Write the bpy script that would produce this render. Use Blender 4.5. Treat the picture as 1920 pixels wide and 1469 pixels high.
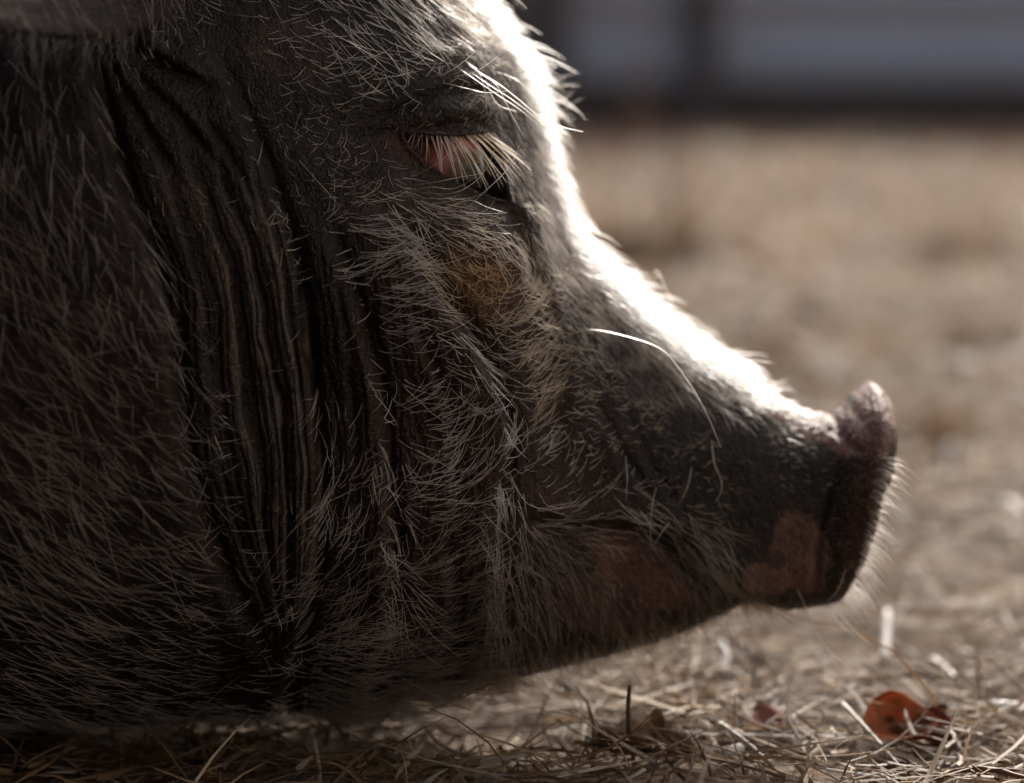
import bpy, math
import numpy as np
from mathutils import Vector

# ------------------------------------------------------------------ scene, camera, sky, sun
sc = bpy.context.scene
for o in list(bpy.data.objects):
    bpy.data.objects.remove(o)
COL = sc.collection

LENS, SENS = 85.0, 36.0
FPX = LENS / SENS * 1920.0          # focal length in sketch units (one unit = 1/1920 of the frame width)
CAM_D, CAM_H = 1.37, 0.395          # camera distance to the pig's mid plane, height above ground
U0, VH = 960.0, 50.0                # principal column, horizon row of the sketch

cam = bpy.data.cameras.new('camera')
camo = bpy.data.objects.new('camera', cam)
COL.objects.link(camo)
camo.location = (0, -CAM_D, CAM_H)
camo.rotation_euler = (math.radians(90), 0, 0)
cam.lens, cam.sensor_width, cam.sensor_fit = LENS, SENS, 'HORIZONTAL'
cam.shift_y = -(734.5 - VH) / 1920.0
cam.clip_start, cam.clip_end = 0.05, 500
cam.dof.use_dof = True
cam.dof.focus_distance = 1.243
cam.dof.aperture_fstop = 2.7
cam.dof.aperture_blades = 0
sc.camera = camo

SUN = Vector((0.23, 0.83, 0.53)).normalized()      # towards the sun: behind the pig, high, ahead of its snout
sun = bpy.data.lights.new('sun', 'SUN')
suno = bpy.data.objects.new('sun', sun)
COL.objects.link(suno)
suno.rotation_euler = SUN.to_track_quat('Z', 'Y').to_euler()
sun.energy, sun.angle, sun.color = 3.1, math.radians(0.5), (1.0, 0.95, 0.88)

world = bpy.data.worlds.new('World')
sc.world = world
world.use_nodes = True
wn = world.node_tree
sky = wn.nodes.new('ShaderNodeTexSky')
sky.sky_type = 'NISHITA'
sky.sun_disc = False
sky.sun_elevation = math.asin(SUN.z)
sky.sun_rotation = math.atan2(SUN.x, SUN.y)
sky.air_density, sky.dust_density, sky.ozone_density = 0.5, 7.0, 0.0
wn.links.new(sky.outputs[0], wn.nodes['Background'].inputs[0])
wn.nodes['Background'].inputs[1].default_value = 0.15

sc.view_settings.view_transform = 'Standard'
sc.view_settings.look = 'None'
sc.view_settings.exposure = 0.35
sc.view_settings.gamma = 1.0
sc.render.engine = 'CYCLES'
cy = sc.cycles
cy.use_denoising = True
cy.denoiser = 'OPENIMAGEDENOISE'
cy.max_bounces, cy.diffuse_bounces, cy.glossy_bounces = 5, 3, 2
cy.transmission_bounces, cy.transparent_max_bounces = 4, 6
cy.caustics_reflective = cy.caustics_refractive = False
cy.sample_clamp_indirect = 6.0

rng = np.random.default_rng(7)

# ------------------------------------------------------------------ small tools
def unproj(u, v, y=0.0):
    k = (CAM_D + y) / FPX
    return np.array([(u - U0) * k, y, CAM_H - (v - VH) * k])

def sketch(P):
    """profile-drawing coordinates of points (near side, y<=0)"""
    k = FPX / (CAM_D + P[..., 1])
    return U0 + P[..., 0] * k, VH + (CAM_H - P[..., 2]) * k

def smooth(x):
    x = np.clip(x, 0, 1)
    return x * x * (3 - 2 * x)

def crom(xs, ys, x):
    """monotone-x Catmull-Rom (finite-difference Hermite) interpolation; xs rising"""
    xs = np.asarray(xs, float); ys = np.asarray(ys, float)
    m = np.gradient(ys, xs) if len(xs) > 2 else np.full(len(xs), (ys[-1] - ys[0]) / (xs[-1] - xs[0]))
    x = np.clip(x, xs[0], xs[-1])
    i = np.clip(np.searchsorted(xs, x) - 1, 0, len(xs) - 2)
    h = xs[i + 1] - xs[i]
    t = (x - xs[i]) / h
    t2, t3 = t * t, t * t * t
    return (2*t3 - 3*t2 + 1)*ys[i] + (t3 - 2*t2 + t)*h*m[i] + (-2*t3 + 3*t2)*ys[i+1] + (t3 - t2)*h*m[i+1]

_tab = np.random.default_rng(3).random((8, 256, 256)).astype(np.float32)
def vnoise(x, y, k=0):
    """smooth value noise, -1..1"""
    xi = np.floor(x).astype(np.int64); yi = np.floor(y).astype(np.int64)
    fx = x - xi; fy = y - yi
    fx = fx*fx*fx*(fx*(fx*6-15)+10); fy = fy*fy*fy*(fy*(fy*6-15)+10)
    T = _tab[k % 8]
    x0, x1, y0, y1 = xi & 255, (xi + 1) & 255, yi & 255, (yi + 1) & 255
    a = T[x0, y0]*(1-fx) + T[x1, y0]*fx
    b = T[x0, y1]*(1-fx) + T[x1, y1]*fx
    return (a*(1-fy) + b*fy) * 2 - 1

def fbm(x, y, k=0, o=3):
    s = 0; a = 1; t = 0
    for i in range(o):
        s = s + a*vnoise(x*2**i + 13.7*i, y*2**i + 5.1*i, k + i); t += a; a *= 0.5
    return s / t

def ridge(x):
    """rounded ridges with narrow valleys, period 1, 0..1"""
    f = x - np.floor(x)
    return 1 - np.abs(2*f - 1)**2.6

def gauss(u, v, cu, cv, ru, rv=None, ang=0):
    rv = rv or ru
    a = math.radians(ang)
    du, dv = u - cu, -(v - cv)
    p = (du*math.cos(a) + dv*math.sin(a)) / ru
    q = (-du*math.sin(a) + dv*math.cos(a)) / rv
    return np.exp(-(p*p + q*q))

def mesh_obj(name, V, F, mat=None, parent=None, smooth_shade=True, colors=None):
    me = bpy.data.meshes.new(name)
    V = np.ascontiguousarray(V, np.float32); F = np.ascontiguousarray(F, np.int32)
    n = F.shape[1]
    me.vertices.add(len(V)); me.vertices.foreach_set('co', V.ravel())
    me.loops.add(F.size); me.loops.foreach_set('vertex_index', F.ravel())
    me.polygons.add(len(F)); me.polygons.foreach_set('loop_start', np.arange(0, F.size, n, dtype=np.int32))
    me.update(calc_edges=True)
    me.polygons.foreach_set('use_smooth', np.full(len(F), smooth_shade, dtype=bool))
    if colors is not None:
        c = np.ones((len(V), 4), np.float32); c[:, :3] = colors
        at = me.color_attributes.new('tint', 'FLOAT_COLOR', 'POINT')
        at.data.foreach_set('color', c.ravel())
    if mat: me.materials.append(mat)
    ob = bpy.data.objects.new(name, me)
    COL.objects.link(ob)
    if parent: ob.parent = parent
    return ob

def tag(o, label=None, cat=None, group=None, kind=None):
    for k, x in (('label', label), ('category', cat), ('group', group), ('kind', kind)):
        if x: o[k] = x
    return o

class N:
    """tiny node-tree helper"""
    def __init__(self, name):
        self.m = bpy.data.materials.new(name); self.m.use_nodes = True
        self.t = self.m.node_tree
        for n in list(self.t.nodes): self.t.nodes.remove(n)
        self.out = self.t.nodes.new('ShaderNodeOutputMaterial')
    def n(self, kind, _props=None, **ins):
        nd = self.t.nodes.new('ShaderNode' + kind)
        for k, v in (_props or {}).items(): setattr(nd, k, v)
        for k, v in ins.items():
            self.set(nd, k, v)
        return nd
    def set(self, nd, k, v):
        key = int(k[1:]) if k[0] == '_' and k[1:].isdigit() else k.replace('_', ' ')
        s = nd.inputs[key]
        if hasattr(v, 'outputs'): v = v.outputs[0]
        if isinstance(v, bpy.types.NodeSocket): self.t.links.new(v, s)
        else:
            if isinstance(v, tuple) and len(v) == 3 and s.type == 'RGBA': v = (*v, 1)
            s.default_value = v
    def math(self, op, a, b=0.0):
        return self.n('Math', {'operation': op}, _0=a, _1=b)
    def mix(self, f, a, b, blend='MIX'):
        nd = self.t.nodes.new('ShaderNodeMix'); nd.data_type = 'RGBA'; nd.blend_type = blend
        for i, v in ((0, f), (6, a), (7, b)):
            s = nd.inputs[i]
            if isinstance(v, bpy.types.NodeSocket): self.t.links.new(v, s)
            elif hasattr(v, 'outputs'): self.t.links.new(v.outputs[2] if v.bl_idname == 'ShaderNodeMix' else v.outputs[0], s)
            else: s.default_value = (*v, 1) if isinstance(v, tuple) else v
        return nd.outputs[2]
    def ramp(self, f, stops):
        nd = self.t.nodes.new('ShaderNodeValToRGB')
        self.t.links.new(f if isinstance(f, bpy.types.NodeSocket) else f.outputs[0], nd.inputs[0])
        e = nd.color_ramp.elements
        while len(e) < len(stops): e.new(0.5)
        for q, (p, c) in zip(e, stops): q.position = p; q.color = (*c, 1)
        return nd.outputs[0]
    def surf(self, s):
        self.t.links.new(s.outputs[0], self.out.inputs[0]); return self.m

# ------------------------------------------------------------------ materials
def make_skin():
    k = N('pig_skin')
    tc = k.n('TexCoord').outputs['Object']
    tint = k.n('Attribute', {'attribute_name': 'tint'}).outputs['Color']
    nz = k.n('TexNoise', Vector=tc, Scale=45.0, Detail=5.0, Roughness=0.65)
    fine = k.n('TexNoise', Vector=tc, Scale=420.0, Detail=3.0)
    vo = k.n('TexVoronoi', {'feature': 'DISTANCE_TO_EDGE'}, Vector=tc, Scale=430.0)
    vo2 = k.n('TexVoronoi', {'feature': 'DISTANCE_TO_EDGE'}, Vector=tc, Scale=170.0)
    col = k.mix(0.55, tint, k.ramp(nz, [(0.3, (0.35, 0.33, 0.32)), (0.7, (1.25, 1.2, 1.15))]), 'MULTIPLY')
    col = k.mix(0.5, col, k.ramp(vo.outputs[0], [(0.0, (0.45, 0.42, 0.4)), (0.12, (1.0, 1.0, 1.0))]), 'MULTIPLY')
    h = k.math('ADD', k.math('MULTIPLY', vo.outputs[0], 0.8), k.math('MULTIPLY', vo2.outputs[0], 0.9))
    h = k.math('ADD', h, k.math('MULTIPLY', fine, 0.5))
    b = k.n('Bump', Strength=0.9, Distance=0.0016, Height=h)
    p = k.n('BsdfPrincipled', Base_Color=col, Roughness=0.46, Normal=b)
    p.inputs['Specular IOR Level'].default_value = 0.20
    sp_ = k.n('SeparateColor', Color=tint)
    k.t.links.new(k.n('Clamp', Value=k.math('MULTIPLY', k.math('SUBTRACT', sp_.outputs[0], .10), 2.5), Max=.6).outputs[0], p.inputs['Subsurface Weight'])
    p.inputs['Subsurface Radius'].default_value = (1.0, .35, .2); p.inputs['Subsurface Scale'].default_value = .005
    return k.surf(p)

def make_hair(name, rough=0.24):
    k = N(name)
    tint = k.n('Attribute', {'attribute_name': 'tint'}).outputs['Color']
    p = k.n('BsdfHairPrincipled', {'model': 'CHIANG', 'parametrization': 'COLOR'}, Color=tint, Roughness=rough)
    p.inputs['Radial Roughness'].default_value = 0.5
    d = k.n('BsdfDiffuse', Color=tint)
    return k.surf(k.n('MixShader', _0=.42, _1=p, _2=d))

SKIN = make_skin()
HAIR = make_hair('bristle')

def make_eye():
    k = N('eyeball')
    tc = k.n('TexCoord').outputs['Object']
    sep = k.n('SeparateXYZ', Vector=tc)
    nz = k.n('TexNoise', Vector=tc, Scale=90.0, Detail=3.0)
    # local -Y is the gaze; colour by angle from it
    f = k.math('ADD', k.math('MULTIPLY', sep.outputs['Y'], -1/0.024), k.math('MULTIPLY', k.math('SUBTRACT', nz, 0.5), 0.06))
    col = k.ramp(f, [(0.0, (0.30, 0.08, 0.075)), (0.62, (0.36, 0.15, 0.14)), (0.73, (0.18, 0.08, 0.07)),
                     (0.77, (0.07, 0.04, 0.015)), (0.88, (0.10, 0.055, 0.016)), (0.905, (0.004, 0.003, 0.003)), (1.0, (0.003, 0.003, 0.003))])
    p = k.n('BsdfPrincipled', Base_Color=col, Roughness=0.12)
    p.inputs['Specular IOR Level'].default_value = 0.3
    return k.surf(p)
EYE = make_eye()

# ------------------------------------------------------------------ the pig's body: cross-sections from rump to snout
#        top u,v        bottom u,v      half-width  widest at  top/bottom roundness   rings to next
KN = [(-3300,  250, -3300, 1000, 0.015, .50, 2.0, 2.0, 6),
      (-3220, -100, -3230, 1200, 0.120, .50, 2.0, 2.0, 8),
      (-2950, -380, -2980, 1340, 0.210, .55, 2.0, 2.2, 10),
      (-2300, -560, -2300, 1350, 0.280, .58, 2.0, 2.4, 12),
      (-1500, -560, -1500, 1350, 0.300, .58, 2.0, 2.4, 12),
      ( -850, -500,  -850, 1345, 0.262, .58, 2.0, 2.4, 20),
      ( -330, -470,  -330, 1348, 0.222, .58, 2.0, 2.3, 90),
      (  150, -480,    90, 1328, 0.190, .60, 2.0, 2.3, 120),
      (  520, -430,   330, 1326, 0.165, .60, 2.1, 2.3, 115),
      (  725, -280,   520, 1322, 0.146, .58, 2.2, 2.2, 100),
      (  862,  -40,   680, 1312, 0.134, .56, 2.3, 2.2, 80),
      (  936,  110,   800, 1285, 0.122, .55, 2.3, 2.2, 50),
      ( 1006,  250,   900, 1270, 0.108, .54, 2.2, 2.2, 46),
      ( 1046,  392,  1000, 1256, 0.092, .53, 2.1, 2.2, 40),
      ( 1112,  498,  1100, 1236, 0.076, .52, 2.1, 2.2, 36),
      ( 1215,  600,  1200, 1217, 0.064, .50, 2.1, 2.2, 36),
      ( 1340,  686,  1310, 1190, 0.056, .50, 2.1, 2.3, 32),
      ( 1450,  748,  1405, 1155, 0.051, .50, 2.1, 2.4, 26),
      ( 1528,  776,  1478, 1137, 0.048, .50, 2.1, 2.4, 14),
      ( 1568,  772,  1512, 1132, 0.0495, .50, 2.1, 2.4, 14),
      ( 1602,  741,  1548, 1128, 0.053, .50, 2.2, 2.4, 14),
      ( 1638,  720,  1572, 1115, 0.056, .50, 2.2, 2.4, 12),
      ( 1664,  742,  1582, 1092, 0.052, .50, 2.2, 2.4, 0)]
KN = np.array(KN, float)
K = len(KN)
sp = np.concatenate([np.linspace(i, i + 1, int(KN[i, 8]), endpoint=False) for i in range(K - 1)] + [[K - 1]])
kk = np.arange(K)
ring = [crom(kk, KN[:, j], sp) for j in range(8)]
NS = len(sp)
# around: phi 0 = crown line, pi = chin line on the near side, then back up the far side (coarser)
NN, NF = 540, 130
ph_near = np.linspace(0, math.pi, NN + 1)
# finer towards the eye band
ph_near = ph_near + 0.10*np.sin(2*ph_near)*0 
ph_far = np.linspace(math.pi, 2*math.pi, NF + 1)[1:-1]
phi = np.concatenate([ph_near, ph_far])
NP = len(phi)

def section(Tu, Tv, Bu, Bv, W, c, nt, nb):
    T = np.stack([(Tu - U0)*CAM_D/FPX, CAM_H - (Tv - VH)*CAM_D/FPX], -1)
    B = np.stack([(Bu - U0)*CAM_D/FPX, CAM_H - (Bv - VH)*CAM_D/FPX], -1)
    cs, sn = np.cos(phi)[None], np.sin(phi)[None]
    up = (cs > 0)
    n = np.where(up, nt[:, None], nb[:, None])
    a = np.sign(cs)*np.abs(cs)**(2/n)
    b = np.sign(sn)*np.abs(sn)**(2/n)
    c = c[:, None]
    t = np.where(up, c - c*a, c - (1 - c)*a)          # 0 top .. 1 bottom
    X = T[:, None, 0] + (B - T)[:, None, 0]*t
    Z = T[:, None, 1] + (B - T)[:, None, 1]*t
    return np.stack([X, -W[:, None]*b, Z], -1)

G = section(*ring)                                       # NS x NP x 3
# snout disc front: rings shrinking to the middle, slightly dished
last = G[-1]; mid = last.mean(0)
caps = []
ax = np.array([1.0, 0, -0.19]); ax /= np.linalg.norm(ax)
ax = np.array([0.985, 0, -0.17])
for q, f in ((0.94, .0022), (0.86, .0034), (0.74, .0032), (0.6, .0026), (0.45, .002), (0.3, .002), (0.15, .002), (0.02, .002)):
    caps.append(mid + (last - mid)*q + ax*f)
G = np.concatenate([G, np.array(caps)], 0)
NR = len(G)

def normals(G):
    ds = np.gradient(G, axis=0)
    dp = np.empty_like(G)
    dp[:, 1:-1] = G[:, 2:] - G[:, :-2]
    dp[:, 0] = G[:, 1] - G[:, -1]; dp[:, -1] = G[:, 0] - G[:, -2]
    n = np.cross(dp, ds)
    n /= np.linalg.norm(n, axis=-1, keepdims=True) + 1e-12
    return n

def uv(G):
    Q = G.copy(); Q[..., 1] = -np.abs(Q[..., 1])
    return sketch(Q)

# folds as u = F(v): list of (v, u, strength)
def vfold(u, v, pts, A=0, w=12, HL=0, eL=20, WL=80, HR=0, eR=20, WR=80):
    p = np.array(pts, float); o = np.argsort(p[:, 0]); p = p[o]
    F = crom(p[:, 0], p[:, 1], v)
    s = np.interp(v, p[:, 0], p[:, 2], left=0, right=0)
    slope = np.gradient(p[:, 1], p[:, 0])
    cs = 1/np.sqrt(1 + np.interp(v, p[:, 0], slope)**2)
    d = (u - F)*cs
    r = -A*np.exp(-(d/w)**2)
    if HL: r = r + HL*smooth(-d/eL)*np.exp(-(d/WL)**2)
    if HR: r = r + HR*smooth(d/eR)*np.exp(-(d/WR)**2)
    return r*s*1e-3

def hfold(u, v, pts, A=0, w=10, HU=0, eU=15, WU=50, HD=0, eD=15, WD=50):
    p = np.array(pts, float)
    F = crom(p[:, 0], p[:, 1], u)
    s = np.interp(u, p[:, 0], p[:, 2], left=0, right=0)
    slope = np.gradient(p[:, 1], p[:, 0])
    cs = 1/np.sqrt(1 + np.interp(u, p[:, 0], slope)**2)
    d = (v - F)*cs
    r = -A*np.exp(-(d/w)**2)
    if HU: r = r + HU*smooth(-d/eU)*np.exp(-(d/WU)**2)
    if HD: r = r + HD*smooth(d/eD)*np.exp(-(d/WD)**2)
    return r*s*1e-3

EDGE_L = [(-120, 120, 0), (60, 165, .5), (180, 198, 1), (340, 240, 1), (480, 298, 1), (640, 332, 1), (800, 352, .8), (1000, 402, .55), (1140, 465, .25), (1250, 520, 0)]
EDGE_R = [(60, 395, 0), (200, 462, .35), (300, 505, .6), (380, 533, .8), (480, 560, 1), (650, 585, 1), (800, 600, 1), (920, 609, 1), (1000, 602, 1), (1150, 580, .8), (1300, 540, .6), (1360, 530, 0)]
C3 = [(400, 610, 0), (480, 645, .6), (640, 700, 1), (760, 728, 1), (900, 738, 1), (1050, 746, 1), (1180, 736, .8), (1300, 690, .5), (1360, 680, 0)]
C4 = [(360, 700, 0), (420, 752, .5), (540, 832, .9), (640, 900, 1), (740, 950, 1), (830, 964, 1), (930, 948, .8), (1050, 950, .5), (1200, 930, .3), (1300, 900, 0)]
C5 = [(375, 945, .3), (400, 962, 1), (450, 985, 1), (520, 1006, .9), (600, 1030, .7), (700, 1052, .6), (820, 1044, .4), (920, 1015, 0)]
EYE_POLY = np.array([(757, 254), (785, 255), (820, 258), (860, 258), (900, 254), (918, 262), (930, 290), (940, 335), (950, 374),
                     (925, 370), (895, 360), (862, 345), (830, 324), (800, 304), (774, 282)], float)

def poly_sd(u, v, P):
    """signed distance, negative inside"""
    d2 = np.full(u.shape, 1e9); ins = np.zeros(u.shape, bool)
    for i in range(len(P)):
        a, b = P[i], P[(i + 1) % len(P)]
        e = b - a
        t = np.clip(((u - a[0])*e[0] + (v - a[1])*e[1]) / (e @ e), 0, 1)
        d2 = np.minimum(d2, (u - a[0] - t*e[0])**2 + (v - a[1] - t*e[1])**2)
        c = ((a[1] <= v) & (b[1] > v)) | ((b[1] <= v) & (a[1] > v))
        with np.errstate(divide='ignore', invalid='ignore'):
            ins ^= c & (u < a[0] + (v - a[1])*(b[0] - a[0])/(b[1] - a[1] if b[1] != a[1] else 1e-9))
    d = np.sqrt(d2)
    return np.where(ins, -d, d)

def big(u, v):
    """bulges and folds, metres along the normal"""
    r = np.zeros_like(u)
    r += vfold(u, v, EDGE_L, A=5, w=15, HL=24, eL=42, WL=320)
    r += vfold(u, v, EDGE_R, A=5, w=11, HL=12, eL=32, WL=115)
    r += vfold(u, v, C3, A=4.5, w=13, HL=10, eL=40, WL=75)
    r += vfold(u, v, C4, A=5.5, w=18, HL=13, eL=50, WL=120)
    r += vfold(u, v, C5, A=3, w=16, HR=3, eR=24, WR=70)
    # secondary cheek folds
    r += vfold(u, v, [(560, 760, 0), (660, 800, 1), (760, 838, 1), (880, 850, .8), (1000, 845, 0)], A=3.4, w=14, HL=4, eL=26, WL=50)
    r += vfold(u, v, [(1000, 830, 0), (1080, 850, 1), (1180, 850, 1), (1290, 800, 0)], A=3.4, w=16, HL=4, eL=30, WL=60)
    r += vfold(u, v, [(480, 600, 0), (560, 632, .8), (700, 655, 1), (860, 668, 1), (1000, 668, 0)], A=1.2, w=9, HL=1.5, eL=18, WL=26)
    # folds running down from below the ear
    r += hfold(u, v, [(215, 70, 0), (255, 90, 1), (300, 118, 1), (360, 150, .8), (420, 175, 0)], A=3.5, w=9, HU=5, eU=14, WU=50)
    r += vfold(u, v, [(120, 240, 0), (160, 275, 1), (200, 315, 1), (260, 368, .8), (340, 420, 0)], A=2.6, w=8, HR=2, eR=16, WR=34)
    r += vfold(u, v, [(90, 196, 0), (130, 212, 1), (200, 250, 1), (270, 290, .8), (360, 350, 0)], A=2.4, w=9, HR=2.4, eR=16, WR=30)
    r += vfold(u, v, [(190, 350, 0), (250, 400, .8), (330, 450, 1), (420, 486, 0)], A=2.2, w=8, HL=1.5, eL=16, WL=30)
    r += vfold(u, v, [(40, 30, 0), (150, 60, 1), (300, 90, .6), (420, 120, 0)], A=2, w=25, HL=2, eL=40, WL=80)
    # eye region: brow, lids, socket
    r += 7e-3*gauss(u, v, 962, 120, 85, 120, -70)
    r += -5e-3*gauss(u, v, 690, 232, 90, 60)
    r += -5e-3*gauss(u, v, 830, 290, 130, 90, -20)
    r += 6e-3*gauss(u, v, 848, 214, 82, 30, 8)
    r += hfold(u, v, [(680, 226, 0), (738, 210, 1), (785, 188, 1), (830, 172, .9), (880, 172, .6), (930, 200, 0)], A=1.8, w=8, HU=1.6, eU=18, WU=60)
    r += hfold(u, v, [(640, 250, 0), (680, 246, .8), (740, 240, 1), (775, 241, .8), (830, 236, .7), (885, 229, .8), (910, 236, 0)], A=2.2, w=6)
    r += 4e-3*gauss(u, v, 860, 440, 110, 60, -30)
    r += 3e-3*gauss(u, v, 760, 430, 60, 90, 40)
    # mouth line; the lower jaw sits back under the lip
    M = [(960, 952, 0), (1000, 962, .3), (1060, 985, .7), (1150, 992, 1), (1220, 990, 1), (1290, 1032, 1), (1350, 1086, 1), (1400, 1128, 1), (1450, 1150, .6), (1490, 1160, 0)]
    r += hfold(u, v, M, A=4, w=10, HU=4, eU=20, WU=60, HD=-9, eD=16, WD=240)
    r += vfold(u, v, [(690, 1100, 0), (760, 1125, .7), (860, 1175, 1), (930, 1215, .8), (980, 1240, 0)], A=2.4, w=11, HL=2, eL=22, WL=40)
    r += vfold(u, v, [(700, 1150, 0), (800, 1190, .6), (880, 1225, 1), (960, 1275, .7), (1000, 1300, 0)], A=1.4, w=9)
    r += 3e-3*gauss(u, v, 1320, 980, 90, 60)
    # snout: pad and groove behind the disc, wrinkles there
    r += vfold(u, v, [(770, 1552, 1), (800, 1572, 1), (830, 1590, .9), (870, 1575, .6), (950, 1545, .8), (1020, 1532, 1), (1085, 1528, .7), (1120, 1520, 0)], A=1.8, w=9, HL=1.2, eL=18, WL=40)
    r += vfold(u, v, [(755, 1600, 0), (780, 1610, 1), (810, 1622, 0)], A=2, w=8)
    r += hfold(u, v, [(1540, 800, 0), (1565, 812, 1), (1600, 840, .8), (1625, 850, 0)], A=2.2, w=8)
    # soft irregular lumps
    r += 2.2e-3*fbm(u/150, v/150, 1) + 0.8e-3*fbm(u/45, v/45, 2)
    return r

def band_t(u, v):
    e1 = np.array(EDGE_L); e2 = np.array(EDGE_R)
    a = crom(e1[:, 0], e1[:, 1], v); b = crom(e2[:, 0], e2[:, 1], v)
    return (u - a)/np.maximum(b - a, 60)

def BAND_W(t, v):
    return 0.10*fbm(t*3, v/260, 3) + 0.035*fbm(t*8, v/110, 4)
def fold_r(x):
    """folds that rise slowly and drop steeply towards the snout side"""
    f = x - np.floor(x)
    return smooth(f/.72)*smooth((1 - f)/.16)
def fine(u, v):
    """skin wrinkles"""
    t = band_t(u, v)
    inb = smooth((t + .05)/.15)*smooth((1.05 - t)/.1)*smooth((v - 120)/220)*(1 - .75*smooth((v - 1000)/200))
    wz = BAND_W(t, v)
    r1 = fold_r(t*4.6 + wz*4.6)
    r2 = ridge(t*15 + wz*13 + 0.5*fbm(t*6, v/190, 5))
    r3 = ridge(t*37 + wz*24 + 0.9*fbm(t*16, v/110, 6))
    amp = .45 + .55*smooth((v - 330)/250)
    d = inb*amp*(3.6e-3*(r1 - .55) + 1.7e-3*(r2 - .6)*(.75 + .4*fbm(t*6, v/120, 2)) + 0.95e-3*(r3 - .6)*(.8 + .5*fbm(t*9, v/50, 7)) + .30e-3*fbm(u/5, v/7, 0, 2))
    # other folds carry shorter, softer creases that follow them
    e2 = np.array(EDGE_R)
    q = (u - crom(e2[:, 0], e2[:, 1], v))
    w2 = smooth(q/25)*(1 - smooth((q - 330)/120))*smooth((v - 380)/120)
    r4 = ridge(q/26 + 1.1*fbm(q/60, v/150, 0))
    r5 = ridge(q/11 + 1.3*fbm(q/40, v/60, 1))
    d += w2*(1.0e-3*(r4 - .6) + .6e-3*(r5 - .6))
    # crepe around the eye and brow
    we = gauss(u, v, 860, 230, 190, 150)
    d += we*(.4e-3*fbm(u/9, v/9, 3) + .5e-3*(ridge((v - .3*u)/17 + 1.2*fbm(u/50, v/40, 4)) - .6))
    d += .22e-3*fbm(u/7, v/7, 5, 2)
    # neck side: broad soft furrows
    wl = smooth(-t/.2)
    d += wl*(1.0e-3*(ridge((u*.8 + .45*v)/60 + .9*fbm(u/110, v/140, 6)) - .6))
    # snout top wrinkles
    ws = gauss(u, v, 1540, 800, 90, 60)
    d += ws*.9e-3*(ridge((u*.8 + .5*v)/22 + .8*fbm(u/40, v/40, 2)) - .6)
    return d

u, v = uv(G)
vis = (u > -900)
n0 = normals(G)
G = G + n0*(big(u, v)*smooth((u + 900)/500))[..., None]
u, v = uv(G)
n0 = normals(G)
GPRE, NPRE, UPRE, VPRE = G.copy(), n0, u, v      # surface before the eye is opened
sd = poly_sd(u, v, EYE_POLY)
lid = 2.0e-3*np.exp(-((sd - 5)/6)**2)                     # lid margins stand proud
hole = -11e-3*smooth((-sd + 3)/9)
G = G + n0*((fine(u, v)*smooth((u + 700)/400) + lid + hole)*(u > -700))[..., None]

# nostrils on the disc face
S_end = NS - 1
for i in range(S_end, NR):
    for sgn in (-1, 1):
        c = mid + np.array([0.004, sgn*0.021, 0.004])
        d = np.linalg.norm((G[i] - c)*np.array([.3, 1.25, .8]), axis=-1)
        G[i] -= ax*(0.016*(1 - smooth((d - .004)/.008)))[:, None]

uS, vS = uv(G)
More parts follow.
